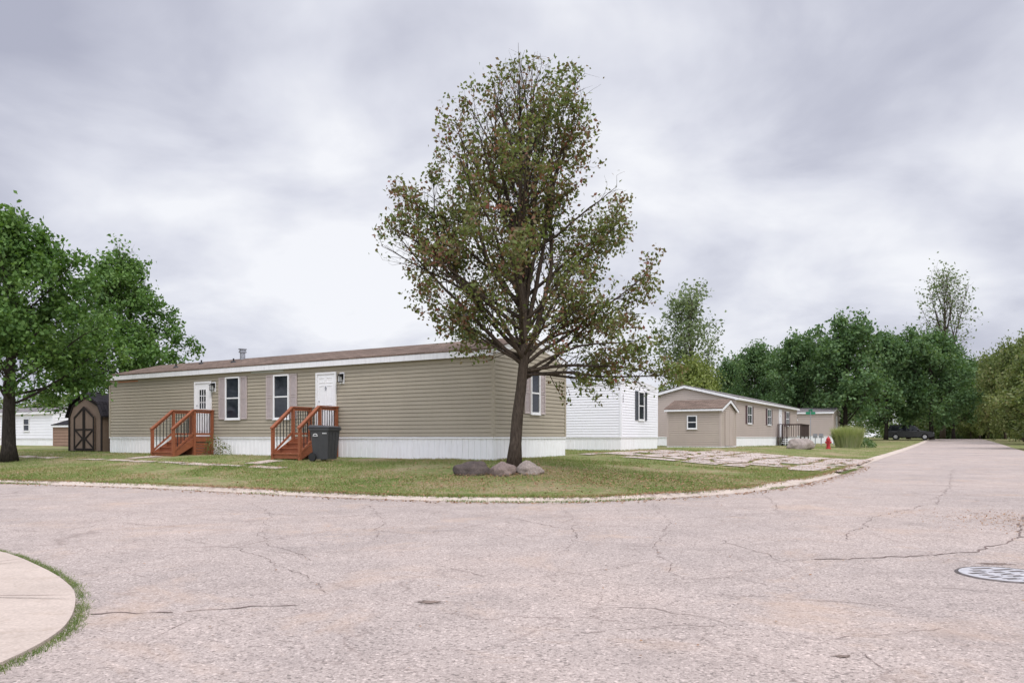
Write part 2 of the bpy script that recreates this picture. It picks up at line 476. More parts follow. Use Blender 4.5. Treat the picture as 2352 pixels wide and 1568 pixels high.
def ribbon(mb,pts,w,z=0.004,jit=0.03,seg=0.12,zf=None,gaps=True):
    P=[np.array(p,float) for p in pts]; L=[P[0]]
    for a,b in zip(P[:-1],P[1:]):
        d=np.linalg.norm(b-a); k=max(1,int(d/seg))
        nrm=np.array([-(b-a)[1],(b-a)[0]])/max(d,1e-6)
        off=0
        for i in range(1,k+1):
            off=0.75*off+random.gauss(0,jit)*(0 if i==k else 1)
            L.append(a+(b-a)*i/k+nrm*off)
    prev=None
    for i,p in enumerate(L):
        t=(L[min(i+1,len(L)-1)]-L[max(i-1,0)]); t=t/max(np.linalg.norm(t),1e-6)
        nn=np.array([-t[1],t[0]])
        ww=w*(random.uniform(0.15,1.2) if gaps else 1)*(0.3 if i in (0,len(L)-1) else 1)
        zz=(zf or zr1)(p)+z
        cur=((p+nn*ww/2),(p-nn*ww/2),zz)
        if prev and (random.random()<.93 or not gaps): mb.quad((*prev[0],prev[2]),(*cur[0],cur[2]),(*cur[1],cur[2]),(*prev[1],prev[2]))
        prev=cur
def G(x,y,h=EYE):
    Y=h*1700/(y-1003); return ((x-1176)/1700*Y,Y)
ribbon(mbj,[(-2.93,4.92),(-3.58,4.9)],0.014,0.052,0.002,zf=lambda p:0,gaps=False)
ribbon(mbj,[(-4.2,6.43),(-4.6,5.85)],0.014,0.052,0.002,zf=lambda p:0,gaps=False)
cr=[([(200,1410),(430,1402),(690,1388)],.030),([(1850,1285),(2060,1280),(2240,1270),(2320,1250),(2352,1205),(2345,1180)],.032),
 ([(1330,1390),(1380,1402),(1500,1398),(1640,1430),(1700,1435)],.012),([(1660,1240),(1800,1290),(1850,1285)],.014),
 ([(1180,1190),(1300,1215),(1420,1208),(1560,1222)],.018),([(820,1215),(960,1228),(1180,1190)],.016),
 ([(400,1235),(560,1260),(700,1330),(760,1370)],.010),([(1640,1365),(1700,1370),(1850,1380),(2100,1395)],.012),
 ([(1560,1330),(1700,1322),(1760,1345)],.010),([(960,1388),(1100,1384)],.014),([(2140,1350),(2352,1365)],.012),
 ([(1920,1510),(1990,1500),(2050,1540)],.011),([(2200,1460),(2352,1470)],.012),([(1000,1300),(1150,1330),(1300,1318),(1500,1290)],.011),
 ([(300,1180),(500,1170),(760,1190),(900,1178)],.02),([(1600,1190),(1750,1180),(1900,1190)],.018),([(1950,1240),(2000,1190),(2130,1160)],.018),
 ([(1300,1450),(1500,1440),(1700,1435),(1900,1470),(2150,1440)],.009),([(330,1470),(430,1420),(600,1405)],.010),([(2150,1160),(2180,1120),(2190,1080)],.02),([(1300,1165),(1330,1235),(1280,1275)],.012),([(840,1160),(880,1195),(860,1240)],.013),
 ([(0,1215),(120,1225),(260,1200),(420,1210)],.016),([(560,1150),(620,1175),(600,1230),(700,1290)],.012),([(1500,1155),(1540,1200),(1500,1260),(1560,1330)],.012),([(1750,1130),(1790,1180)],.016),([(2000,1130),(2100,1135),(2250,1125)],.02)]
for k_,(pts,w) in enumerate(cr):
    ribbon(mbj,[G(*p) for p in pts],w*(.75 if k_<2 else .58),jit=.022,seg=.07)
o=mbj.obj('road_crack',M['crack'],fix=False); o['kind']='structure'
mbp=MB()
for (x,y,rx,ry) in [(985,1383,.09,.014),(2140,1210,.35,.06),(2290,1296,.16,.02),(1935,1508,.05,.01),(2352,1198,.45,.12),(2330,1225,.22,.06),(2310,1190,.18,.05)]:
    c=G(x,y); vs=[(c[0],c[1],0.006)]; k=30
    for i in range(k):
        t=2*math.pi*i/k; r=random.uniform(.35,1.3); vs.append((c[0]+rx*r*math.cos(t),c[1]+ry*r*math.sin(t)*3,0.006))
    mbp.add(vs,[(0,1+i,1+(i+1)%k) for i in range(k)])
o=mbp.obj('road_pothole',M['pothole'],fix=False); o['kind']='structure'

# driveway slabs, broken
mb=MB()
O=np.array((9.55,20.9))
rows=8;cols=5
LA=11.3;LB=8.4
xs=[0.12+LA*i/rows for i in range(rows+1)]; ys=[0.25+LB*i/cols for i in range(cols+1)]
jx=np.random.default_rng(2).uniform(-.22,.22,(rows+1,cols+1,2))
DRV=[]
def slab(q):
    P=[]
    for t in np.linspace(0,1,4):
        for s_ in np.linspace(0,1,4):
            a=(q[0][0]*(1-s_)+q[1][0]*s_)*(1-t)+(q[3][0]*(1-s_)+q[2][0]*s_)*t
            b=(q[0][1]*(1-s_)+q[1][1]*s_)*(1-t)+(q[3][1]*(1-s_)+q[2][1]*s_)*t
            x=O[0]+U[0]*a+V[0]*b; y=O[1]+U[1]*a+V[1]*b
            P.append((x,y,zl(x,y)+0.025))
    mb.add(P,[(r*4+c,r*4+c+1,r*4+c+5,r*4+c+4) for r in range(3) for c in range(3)])
    DRV.append([(P[0][0],P[0][1]),(P[3][0],P[3][1]),(P[15][0],P[15][1]),(P[12][0],P[12][1])])
def shrink(q,g_):
    c=np.mean(q,axis=0); out=[]
    for p in q:
        d=p-c; out.append(c+d*(1-g_/max(np.linalg.norm(d),.2))+np.array([random.uniform(-.03,.03),random.uniform(-.03,.03)]))
    return out
for i in range(rows):
    for j in range(cols):
        if (i,j) in ((7,4),(6,4)): continue
        cn=lambda a,b: np.array([xs[a]+jx[a,b,0]*(0<a<rows),ys[b]+jx[a,b,1]*(0<b<cols)])
        q=[cn(i,j),cn(i+1,j),cn(i+1,j+1),cn(i,j+1)]
        r=random.random()
        def cut(q,vert,m1,m2):
            if vert:
                A=q[0]*(1-m1)+q[1]*m1; B=q[3]*(1-m2)+q[2]*m2; return [q[0],A,B,q[3]],[A,q[1],q[2],B]
            A=q[0]*(1-m1)+q[3]*m1; B=q[1]*(1-m2)+q[2]*m2; return [q[0],q[1],B,A],[A,B,q[2],q[3]]
        P1,P2=cut(q,r<.5,random.uniform(.25,.7),random.uniform(.25,.7))
        lst=[P1,P2]
        if random.random()<.6: a_,b_=cut(P2,r>=.5,random.uniform(.3,.7),random.uniform(.3,.7)); lst=[P1,a_,b_]
        for qq in lst:
            if random.random()<.07: continue
            slab(shrink(qq,random.uniform(.06,.16)))
o=mb.obj('driveway',M['drive'],fix=False); o['kind']='structure'

C1=np.array((-0.52,20.7)); L1=18.3; W1=4.5
O1=C1+np.array(V)*L1
def h1(a,b):
    return (O1[0]-V[0]*a+U[0]*b, O1[1]-V[1]*a+U[1]*b)
PATHS=[]
mb=MB()
def path(a0,a1,b0,b1,slab=1.3):
    n=max(1,int(max(a1-a0,b1-b0)/slab))
    for i in range(n):
        if random.random()<.12: continue
        j=lambda: random.uniform(.02,.22)
        if a1-a0>b1-b0: A0=a0+(a1-a0)*i/n+j();A1=a0+(a1-a0)*(i+1)/n-j();B0,B1=b0+j(),b1-j()
        else: B0=b0+(b1-b0)*i/n+j();B1=b0+(b1-b0)*(i+1)/n-j();A0,A1=a0+j(),a1-j()
        pts=[]
        for b in np.linspace(B0,B1,3):
            for a in np.linspace(A0,A1,3):
                x,y=h1(a+random.uniform(-.05,.05),b+random.uniform(-.08,.08)); pts.append((x,y,zl(x,y)+0.014))
        mb.add(pts,[(r*3+c,r*3+c+1,r*3+c+4,r*3+c+3) for r in range(2) for c in range(2)])
        PATHS.append([h1(A0+.12,B0+.12),h1(A1-.12,B0+.12),h1(A1-.12,B1-.12),h1(A0+.12,B1-.12)])
path(-1.5,13.8,-3.8,-3.1)
path(5.3,6.2,-3.08,-1.8); path(11.4,12.3,-3.08,-1.8)
o=mb.obj('path',M['concrete'],fix=False); o['kind']='structure'

# ------------------------------------------------------------------ lawn blades / litter
def blades(name, P, z, hmin, hmax, wid, mat, lean=0.5):
    n=len(P)
    az=RNG.uniform(0,2*math.pi,n); h=RNG.uniform(hmin,hmax,n); w=wid*RNG.uniform(.6,1.3,n)
    l=RNG.normal(0,lean,(n,2))*h[:,None]
    v=np.zeros((n,3,3))
    v[:,0,0]=P[:,0]-np.cos(az)*w; v[:,0,1]=P[:,1]-np.sin(az)*w; v[:,0,2]=z-.01
    v[:,1,0]=P[:,0]+np.cos(az)*w; v[:,1,1]=P[:,1]+np.sin(az)*w; v[:,1,2]=z-.01
    v[:,2,0]=P[:,0]+l[:,0]; v[:,2,1]=P[:,1]+l[:,1]; v[:,2,2]=z+h
    me=tri_mesh(name,v.reshape(-1,3),np.arange(n*3),3,mat)
    o=bpy.data.objects.new(name,me); COL.objects.link(o); o['kind']='stuff'; return o
fp=[h1(0,0),h1(L1,0),h1(L1,W1),h1(0,W1)]
def sample(n,x0,x1,y0,y1):
    return np.stack([RNG.uniform(x0,x1,n),RNG.uniform(y0,y1,n)],1)
P=np.vstack([sample(170000,-18,12,12,22),sample(120000,-24,18,20,34),sample(50000,0,32,30,60)])
k=inpoly(P[:,0],P[:,1],bd)
P=P[k]
k=(np.abs(P[:,0])<P[:,1]*0.74); P=P[k]
pt=np.sin(P[:,0]*.9+P[:,1]*.5)+np.sin(P[:,0]*.37-P[:,1]*1.3+1)+np.sin(P[:,0]*2.1+P[:,1]*1.7)*.6
P=P[(pt+RNG.normal(0,.35,len(P)))<0.75]
for poly in DRV+PATHS+[fp]:
    P=P[~inpoly(P[:,0],P[:,1],poly)]
z=z_lawn(P[:,0],P[:,1])
blades('lawn_grass',P,z,0.02,0.065,0.007,M['blade'])
def along(L,n,spread,off=0):
    seg=np.linalg.norm(np.diff(L,axis=0),axis=1); cs=np.concatenate([[0],np.cumsum(seg)])
    t=RNG.uniform(0,cs[-1],n); i=np.clip(np.searchsorted(cs,t)-1,0,len(seg)-1); f=(t-cs[i])/seg[i]
    P=L[i]*(1-f[:,None])+L[i+1]*f[:,None]
    T=L[i+1]-L[i]; T/=np.linalg.norm(T,axis=1)[:,None]; Nn=np.stack([-T[:,1],T[:,0]],1)
    a=RNG.normal(off,spread,n)
    return P+Nn*a[:,None], t
Kn=KL[38:125]
P,t=along(Kn,32000,0.07,0.36); keep=(np.sin(t*1.3)+np.sin(t*0.47+1)+np.sin(t*3.1)*.5+RNG.normal(0,.35,len(t)))>-0.7; P=P[keep]
blades('kerb_grass',P,z_road(P[:,0],P[:,1])+KH*.8,0.02,0.075,0.007,M['blade'],0.7)
P,t=along(Kn,14000,0.05,0.03); keep=(np.sin(t*0.9)+np.sin(t*0.37+2)+np.sin(t*2.7)*.5+RNG.normal(0,.3,len(t)))>0.35; P=P[keep]
blades('gutter_grass',P,z_road(P[:,0],P[:,1])+.008,0.01,0.035,0.007,M['fringe'],0.8)
seg=ISLc[(ISLc[:,1]>1.5)&(ISLc[:,0]>-9)]
P,t=along(seg,17000,0.026,-0.035); P=P[(np.sin(t*5)+np.sin(t*2.3+2)+np.sin(t*11)*.6+RNG.normal(0,.6,len(t)))>-1.2]
blades('pavement_edge_grass',P,z_road(P[:,0],P[:,1]),0.006,0.024,0.003,M['fringe'],0.9)
Pi=sample(26000,-8,-3.1,2,9); ins=inpoly(Pi[:,0],Pi[:,1],np.vstack([ISLI[(ISLI[:,1]>0)&(ISLI[:,0]>-14)],[(-14,0)]])); Pi=Pi[ins]
blades('corner_grass',Pi,z_road(Pi[:,0],Pi[:,1])+0.0,0.03,0.09,0.005,M['blade'],0.8)

def leaves_mesh(name, C, size, mat, flat=False, aspect=0.62):
    n=len(C)
    C=np.asarray(C)
    a=RNG.normal(0,1,(n,3))
    if flat: a[:,2]*=0.15
    a/=np.linalg.norm(a,axis=1)[:,None]
    q=RNG.normal(0,1,(n,3))
    if flat: q[:,2]*=.2
    b=np.cross(a,q) if not flat else np.cross(a,np.array([0,0,1.])+0.25*q)
    b/=np.linalg.norm(b,axis=1)[:,None]
    s=size*RNG.uniform(.65,1.3,n)
    a*=s[:,None]; b*=(s*aspect)[:,None]
    up=np.cross(a,b); up/= np.linalg.norm(up,axis=1)[:,None]; up*= (s*0.18)[:,None]
    v=np.stack([C-a,C+b+up-a*.1,C+a,C-b+up-a*.1],1).reshape(-1,3)
    return tri_mesh(name,v,np.arange(n*4),4,mat)
P1,t=along(Kn,7000,0.10,0.33)
keep=(np.sin(t*0.7+1)+RNG.normal(0,.7,len(t)))>-0.5; P1=P1[keep]
c1=np.column_stack([P1,z_road(P1[:,0],P1[:,1])+KH+.02])
P2=sample(5200,-14,9,13,22); P2=P2[inpoly(P2[:,0],P2[:,1],bd)]; c2=np.column_stack([P2,z_lawn(P2[:,0],P2[:,1])+0.045])
P3=np.column_stack([RNG.normal(1.2,2.6,4200),RNG.normal(16.2,1.5,4200)]); P3=P3[inpoly(P3[:,0],P3[:,1],bd)]; c3=np.column_stack([P3,z_lawn(P3[:,0],P3[:,1])+0.05])
P4,t=along(Kn,2600,0.16,-0.08); P4=P4[inpoly(P4[:,0],P4[:,1],rb)]; c4=np.column_stack([P4,z_road(P4[:,0],P4[:,1])+0.012])
P5=sample(240,-6,9,3,12); c5=np.column_stack([P5,z_road(P5[:,0],P5[:,1])+0.012])
P7=np.column_stack([RNG.normal(6.7,.6,1500),RNG.normal(9.5,.7,1500)]); c7=np.column_stack([P7,z_road(P7[:,0],P7[:,1])+0.012])
P6=[]
for q in DRV+PATHS:
    q=np.array(q)
    for a,b in ((0,1),(1,2),(2,3),(3,0)):
        tt=RNG.uniform(0,1,12)[:,None]; P6.append(q[a]*(1-tt)+q[b]*tt+RNG.normal(0,.05,(12,2)))
P6=np.vstack(P6); c6=np.column_stack([P6,z_lawn(P6[:,0],P6[:,1])+0.05])
me=leaves_mesh('fallen_leaves',np.vstack([c1,c2,c3,c4,c6]),0.026,M['litter'],flat=True)
o=bpy.data.objects.new('fallen_leaves',me); COL.objects.link(o); o['kind']='stuff'
me=leaves_mesh('road_litter',np.vstack([c5,c7]),0.013,M['litter'],flat=True)
o=bpy.data.objects.new('road_litter',me); COL.objects.link(o); o['kind']='stuff'

# ------------------------------------------------------------------ buildings
def wallT(p0,p1):
    d=Vector((p1[0]-p0[0],p1[1]-p0[1])); L=d.length; d/=L; n=Vector((d.y,-d.x))
    def T(a,o,z): return (p0[0]+d.x*a+n.x*o, p0[1]+d.y*a+n.y*o, z)
    return T,L
def siding_wall(parent,name,p0,p1,z0,ze,zr,mat,course=0.118,lip=0.02):
    T,L=wallT(p0,p1); mb=MB(T); k=(zr-ze)/(L/2) if zr else 0
    top=zr or ze; z=z0
    def ext(z): 
        if z<=ze or not zr: return 0,L
        o=(z-ze)/k; return min(o,L/2),max(L-o,L/2)
    gp=course*.13
    while z<top-0.01:
        z2=min(z+course,top); zg=min(z+gp,top); a,b=ext(z); c,d=ext(z2); e,f_=ext(zg)
        mb.quad((e,lip,zg),(f_,lip,zg),(d,0.006,z2),(c,0.006,z2))
        mb.quad((e,-0.012,zg),(f_,-0.012,zg),(f_,lip,zg),(e,lip,zg))
        mb.quad((a,-0.012,z),(b,-0.012,z),(f_,-0.012,zg),(e,-0.012,zg))
        mb.quad((a,.006,z),(b,.006,z),(b,-0.012,z),(a,-0.012,z))
        z=z2
    return mb.obj(name,mat,parent,fix=False)
def skirt_wall(mb,p0,p1,z0,z1,step=0.2):
    T,L=wallT(p0,p1); mb.T=T
    n=int(L/step); w=L/n
    for i in range(n):
        a=i*w
        P=[(a,0),(a+w*.78,0),(a+w*.84,-.014),(a+w*.94,-.014),(a+w,0)]
        for (x0,o0),(x1,o1) in zip(P[:-1],P[1:]):
            mb.quad((x0,o0,z0),(x1,o1,z0),(x1,o1,z1),(x0,o0,z1))
    mb.box(-0.01,L+0.01,0.002,0.035,z1-0.045,z1-0.003)
def home(name,loc,L,W,axis,ze,zr,mats,label,category,base=0.62,oe=0.2,og=0.08,skirt=True,group=None,facia_h=0.17,course=0.118):
    H=empty(name,loc,TH,label,category,group)
    ze+=base; zr+=base
    cs=[(0,0),(L,0),(L,W),(0,W)]
    for i in range(4):
        p0,p1=cs[i],cs[(i+1)%4]
        gable=(axis=='x' and i in(1,3)) or (axis=='y' and i in (0,2))
        siding_wall(H,'wall',p0,p1,base,ze,zr if gable else None,mats['wall'],course)
    if skirt:
        mb=MB()
        for i in range(4): skirt_wall(mb,cs[i],cs[(i+1)%4],-0.35,base)
        mb.obj('skirting',mats.get('skirt',M['skirt']),H,fix=False)
    for (x,y) in cs:
        sx=1 if x>0 else -1; sy=1 if y>0 else -1
        xa,xb=sorted((x-sx*0.07,x+sx*0.028)); ya,yb=sorted((y-sy*0.07,y+sy*0.028))
        boxobj('corner_trim',mats.get('trim',mats['wall']),H,xa,xb,ya,yb,base-0.01,ze-0.02)
    A,B=(L,W) if axis=='x' else (W,L)
    m=(lambda a,b,z:(a,b,z)) if axis=='x' else (lambda a,b,z:(b,a,z))
    k=(zr-ze)/(B/2); th=0.04
    mb=MB(m)
    z_e=ze-k*oe+0.03; z_r=zr+0.03
    sec=[(-oe,z_e),(B/2,z_r),(B+oe,z_e),(B+oe,z_e+th),(B/2,z_r+th),(-oe,z_e+th)]
    mb.add([(-og,b,z) for b,z in sec]+[(A+og,b,z) for b,z in sec],[(0,1,4,5),(1,2,3,4),(6,11,10,7),(7,10,9,8)]+[(i,(i+1)%6,6+(i+1)%6,6+i) for i in range(6)])
    roof=mb.obj('roof',mats['roof'],H)
    for sgn in (0,1):
        mb=MB(m)
        f=(lambda b:b) if sgn==0 else (lambda b:B-b)
        z_e=ze-k*oe+0.026
        b0,b1=sorted((f(-oe+0.01),f(-oe+0.035)))
        mb.box(-og+0.01,A+og-0.01,b0,b1,z_e-facia_h,z_e)
        b0,b1=sorted((f(-oe+0.036),f(-0.002)))
        mb.box(-og+0.01,A+og-0.01,b0,b1,z_e-facia_h+0.01,z_e-facia_h+0.03)
        for a0 in (-og+0.012,A+og-0.04):
            mb.hexa([(a0,f(-oe+.04),z_e-0.15),(a0+.028,f(-oe+.04),z_e-0.15),(a0+.028,B/2,zr-0.13),(a0,B/2,zr-0.13),
                     (a0,f(-oe+.04),z_e+k*.04-.002),(a0+.028,f(-oe+.04),z_e+k*.04-.002),(a0+.028,B/2,zr+0.025),(a0,B/2,zr+0.025)])
        mb.obj('fascia',mats.get('fascia',M['fascia']),H)
    return H,roof
def window(parent,p0,p1,a0,a1,z0,z1,mats=None,shut=None,sw=0.33,plain=False,grid_=False,rail=True):
    T,L=wallT(p0,p1); mb=MB(T); f=0.055
    mb.box(a0,a1,0.022,0.065,z0,z0+f); mb.box(a0,a1,0.022,0.065,z1-f,z1)
    mb.box(a0,a0+f,0.022,0.065,z0+f,z1-f); mb.box(a1-f,a1,0.022,0.065,z0+f,z1-f)
    zm=(z0+z1)/2
    if rail: mb.box(a0+f,a1-f,0.024,0.055,zm-.022,zm+.022)
    mb.box(a0-.02,a1+.02,0.02,0.075,z0-.03,z0-.001)
    if grid_:
        a=(a0+a1)/2; mb.box(a-.012,a+.012,0.03,0.052,z0+f,z1-f)
    o=mb.obj('window',M['white'],parent)
    mb=MB(T); mb.box(a0+f-.004,a1-f+.004,0.021,0.036,z0+f-.004,z1-f+.004)
    mb.obj('window_glass',M['glass_plain'] if plain else M['glass'],o)
    if shut:
        for (s0,s1) in ((a0-sw-.03,a0-.03),(a1+.03,a1+sw+.03)):
            mb=MB(T); r=.045
            mb.box(s0,s0+r,0.021,0.05,z0,z1); mb.box(s1-r,s1,0.021,0.05,z0,z1)
            for zz in (z0,zm-r/2,z1-r): mb.box(s0+r,s1-r,0.021,0.048,zz,zz+r)
            z=z0+r
            while z<z1-r-.03:
                if not (zm-r/2-.03<z<zm+r/2):
                    mb.hexa([(s0+r,.024,z),(s1-r,.024,z),(s1-r,.044,z),(s0+r,.044,z),(s0+r,.022,z+.028),(s1-r,.022,z+.028),(s1-r,.028,z+.034),(s0+r,.028,z+.034)])
                z+=.04
            mb.box(s0+r,s1-r,0.0205,0.0225,z0+r,z1-r)
            mb.obj('shutter',shut,parent)
    return o
def lantern(parent,p0,p1,a,z):
    T,L=wallT(p0,p1); mb=MB(T)
    mb.box(a-.07,a+.07,.02,.035,z-.02,z+.16)
    mb.box(a-.02,a+.02,.035,.12,z+.12,z+.15)
    mb.box(a-.065,a+.065,.05,.19,z+.08,z+.10); mb.box(a-.04,a+.04,.075,.165,z+.10,z+.13)
    mb.box(a-.055,a+.055,.06,.18,z-.12,z-.10)
    for x in (a-.055,a+.043):
        for y in (.06,.168): mb.box(x,x+.012,y,y+.012,z-.10,z+.08)
    o=mb.obj('wall_lamp',M['black'],parent)
    mb=MB(T); mb.box(a-.035,a+.035,.08,.16,z-.099,z+.06); mb.obj('lamp_glass',M['lampglass'],o)
    mb=MB(T); mb.box(a-.10,a+.10,.0205,.03,z-.16,z+.2); mb.obj('lamp_plate',M['white'],o)
def door(parent,p0,p1,a0,a1,z0,z1,lites=False):
    T,L=wallT(p0,p1); mb=MB(T); f=.06
    mb.box(a0-f,a0,.021,.07,z0,z1+f); mb.box(a1,a1+f,.021,.07,z0,z1+f); mb.box(a0,a1,.021,.07,z1,z1+f)
    fr=mb.obj('door_frame',M['white'],parent)
    mb=MB(T); mb.box(a0+.008,a1-.008,.021,.046,z0,z1-.008)
    w=a1-a0
    if not lites:
        for (u0,u1) in ((.12,.45),(.55,.88)):
            for (q0,q1) in ((.08,.42),(.50,.82),(.86,.95)):
                x0,x1=a0+w*u0,a0+w*u1; y0,y1=z0+(z1-z0)*q0,z0+(z1-z0)*q1
                mb.box(x0,x1,.045,.056,y0,y0+.02);mb.box(x0,x1,.045,.056,y1-.02,y1);mb.box(x0,x0+.02,.045,.056,y0+.02,y1-.02);mb.box(x1-.02,x1,.045,.056,y0+.02,y1-.02)
    else:
        for q in (.12,.55): 
            x0,x1=a0+w*q,a0+w*(q+.33); mb.box(x0,x1,.045,.056,z0+.2,z0+.22);mb.box(x0,x1,.045,.056,z0+.8,z0+.82)
    d=mb.obj('door',M['white'],parent)
    mb=MB(T); hx=a0+.09
    mb.tube([(hx,.047,z0+.96),(hx,.085,z0+.96),(hx,.10,z0+.96),(hx,.115,z0+.96)],[.012,.012,.03,.015],8)
    mb.obj('handle',M['galv'],d)
    mb=MB(T); mb.box(hx-.022,hx+.022,.047,.06,z0+1.1,z0+1.15); mb.obj('door_lock',M['galv'],d)
    if lites:
        x0,x1=a0+w*.28,a0+w*.74; y0,y1=z0+1.0,z1-.22
        mb=MB(T); mb.box(x0,x1,.047,.052,y0,y1); mb.obj('window_glass',M['glass_plain'],d)
        mb=MB(T)
        for i in range(4):
            x=x0+(x1-x0)*i/3; mb.box(x-.011,x+.011,.0465,.064,y0-.011,y1+.011)
            yy=y0+(y1-y0)*i/3; mb.box(x0-.011,x1+.011,.0465,.061,yy-.011,yy+.011)
        mb.obj('glazing_bar',M['white'],d)
    else:
        xc=(a0+a1)/2; mb=MB(T)
        mb.box(xc-.012,xc+.012,.0465,.07,z1-.52,z1-.38); mb.box(xc-.045,xc+.045,.0465,.066,z1-.45,z1-.43)
        mb.obj('door_knocker',M['galv'],d)

GZ=0.47; B1=EYE-GZ
tan=dict(wall=M['tan_siding'],roof=M['roof'])
H1,roof1=home('mobile_home',(O1[0],O1[1],GZ),L1,W1,'x',2.45,3.02,tan,'long tan vinyl mobile home with white skirting and brown shingle roof','mobile home',base=B1,oe=.16,og=.03)
f0,f1=(0,0),(L1,0); e0,e1=(L1,0),(L1,W1)
window(H1,f0,f1,L1-11.22,L1-10.46,B1+.62,B1+2.12,shut=M['shutter'])
window(H1,f0,f1,L1-8.77,L1-8.02,B1+.6,B1+2.10,shut=M['shutter'])
window(H1,e0,e1,2.08,2.66,B1+.70,B1+1.98,shut=M['shutter'])
door(H1,f0,f1,L1-12.86,L1-12.04,B1+.02,B1+1.95,lites=True)
door(H1,f0,f1,L1-6.72,L1-5.95,B1+.02,B1+2.02)
lantern(H1,f0,f1,L1-11.86,B1+1.78); lantern(H1,f0,f1,L1-5.66,B1+1.85)
T,_=wallT(f0,f1)
mb=MB(T); mb.box(L1-9.9,L1-8.3,.021,.03,B1+2.20,B1+2.25); mb.obj('patch_strip',M['bluegrey'],H1)
mb=MB(T); mb.box(.6,1.9,.021,.026,B1+2.17,B1+2.21); mb.obj('tape_strip',M['orange'],H1)
def rz(b): return B1+2.45+(0.57/(W1/2))*b+.07
xx,yy=L1-12.85,2.05
mb=MB()
mb.cyl((xx,yy,rz(yy)+.12),(0,0,1),.10,.3,16); mb.cyl((xx,yy,rz(yy)+.28),(0,0,1),.15,.04,16); mb.cyl((xx,yy,rz(yy)+.34),(0,0,1),.12,.07,16); mb.cyl((xx,yy,rz(yy)+.39),(0,0,1),.16,.03,16)
mb.obj('chimney',M['galv'],roof1,smooth=False)
for a,b in ((L1-15.2,.8),(L1-14.6,1.5),(L1-12.2,1.1)):
    mb=MB(); mb.cyl((a,b,rz(b)+.02),(0,0,1),.12,.06,12,.07); mb.cyl((a,b,rz(b)+.08),(0,0,1),.03,.14,10); mb.obj('vent_pipe',M['black'],roof1)

K=np.array((4.72,32.0)); L2=18.0; O2=K+np.array(V)*L2; g2=0.5; B2=EYE-g2
H2,_=home('mobile_home',(O2[0],O2[1],g2),L2,4.6,'x',2.32,2.48,dict(wall=M['white_siding'],roof=M['white_siding']),'white vinyl mobile home with dark shutters behind tree','mobile home',base=B2,oe=.05,og=.03,facia_h=.08)
window(H2,(L2,0),(L2,4.6),1.97,2.72,B2+.76,B2+2.08,shut=M['dark_shutter'])
def text(parent,body,loc,rot,size,mat,name='house_number'):
    cu=bpy.data.curves.new(name,'FONT'); cu.body=body; cu.size=size; cu.extrude=0.004; cu.align_x='CENTER'; cu.space_line=.8
    t=bpy.data.objects.new(name,cu); COL.objects.link(t)
    dg=bpy.context.evaluated_depsgraph_get(); me=bpy.data.meshes.new_from_object(t.evaluated_get(dg)); bpy.data.objects.remove(t)
    o=bpy.data.objects.new(name,me); COL.objects.link(o); me.materials.clear(); me.materials.append(mat)
    o.parent=parent; o.location=loc; o.rotation_euler=rot; return o
text(H2,"1\n3\n3",(L2+.03,.16,B2+1.75),(math.pi/2,0,math.pi/2),.16,M['black'])

g3=0.55; B3=EYE-g3; Hc=np.array((13.6,45.0)); L3,W3=6.3,21.0; O3=Hc+np.array(V)*L3
be=dict(wall=M['beige_siding'],roof=M['roof_grey'])
H3,_=home('mobile_home',(O3[0],O3[1],g3),L3,W3,'y',2.42,3.2,be,'wide beige mobile home with maroon shutters and front deck','mobile home',base=B3,og=.2,oe=.25,facia_h=.14)
s0,s1=(L3,0),(L3,W3)
for a in (2.9,9.0,16.0): window(H3,s0,s1,a,a+1.25,B3+.85,B3+2.0,shut=M['maroon_shutter'],sw=.4,grid_=True)
door(H3,s0,s1,13.2,14.1,B3+.02,B3+2.05)
g4=0.53; L4,W4=2.9,3.2; c4=np.array((11.0,39.0)); O4=c4+np.array(V)*L4
H4,_=home('garden_shed',(O4[0],O4[1],g4),L4,W4,'x',2.02,2.5,dict(wall=M['shed_siding'],roof=M['roof'],skirt=M['white'],trim=M['beige_siding']),'small beige vinyl shed with brown shingle roof','shed',base=0.06,oe=.2,og=.14,facia_h=.1)
window(H4,(0,0),(L4,0),1.1,1.65,1.0,1.72,plain=True)
T,_=wallT((L4,0),(L4,W4)); mb=MB(T)
mb.box(.75,2.45,.021,.045,.1,1.95)
for a in (.75,1.59,2.37): mb.box(a,a+.08,.044,.06,.1,1.95)
z=.2
while z<1.9: mb.box(.83,1.58,.044,.05,z,z+.07); mb.box(1.68,2.36,.044,.05,z,z+.07); z+=.1
mb.obj('door',M['beige_siding'],H4)
def simple_home(loc,L,W,ze,zr,wall,roof,label,axis='x'):
    return home('mobile_home',loc,L,W,axis,ze,zr,dict(wall=wall,roof=roof),label,'mobile home',base=.5,course=.2)[0]
p=np.array((30.8,71.0))+np.array(V)*14
F1=simple_home((p[0],p[1],.72),14,5,2.3,2.7,M['beige_siding'],M['roof_grey'],'pinkish beige mobile home beyond the deck')
window(F1,(14,0),(14,5),2,2.8,1.2,2.4)
p=np.array((24.5,64.0))+np.array(V)*3
S1=home('garden_shed',(p[0],p[1],.62),2.6,3,'x',2.0,2.5,dict(wall=M['white_siding'],roof=M['roof_grey']),'small grey white shed beside beige homes','shed',base=.05,oe=.15,og=.1,course=.2,facia_h=.1)[0]
p=np.array((-31.3,50.5))
p=p+np.array(V)*16
F2=simple_home((p[0],p[1],.5),16,5,1.85,2.25,M['white_siding'],M['roof_grey'],'distant white mobile home beyond the maple tree')
window(F2,(0,0),(16,0),12.2,13.0,1.0,1.9)
window(F2,(0,0),(16,0),8,8.8,1.0,1.9)
p=np.array((-27.6,46.5))+np.array(V)*2.2
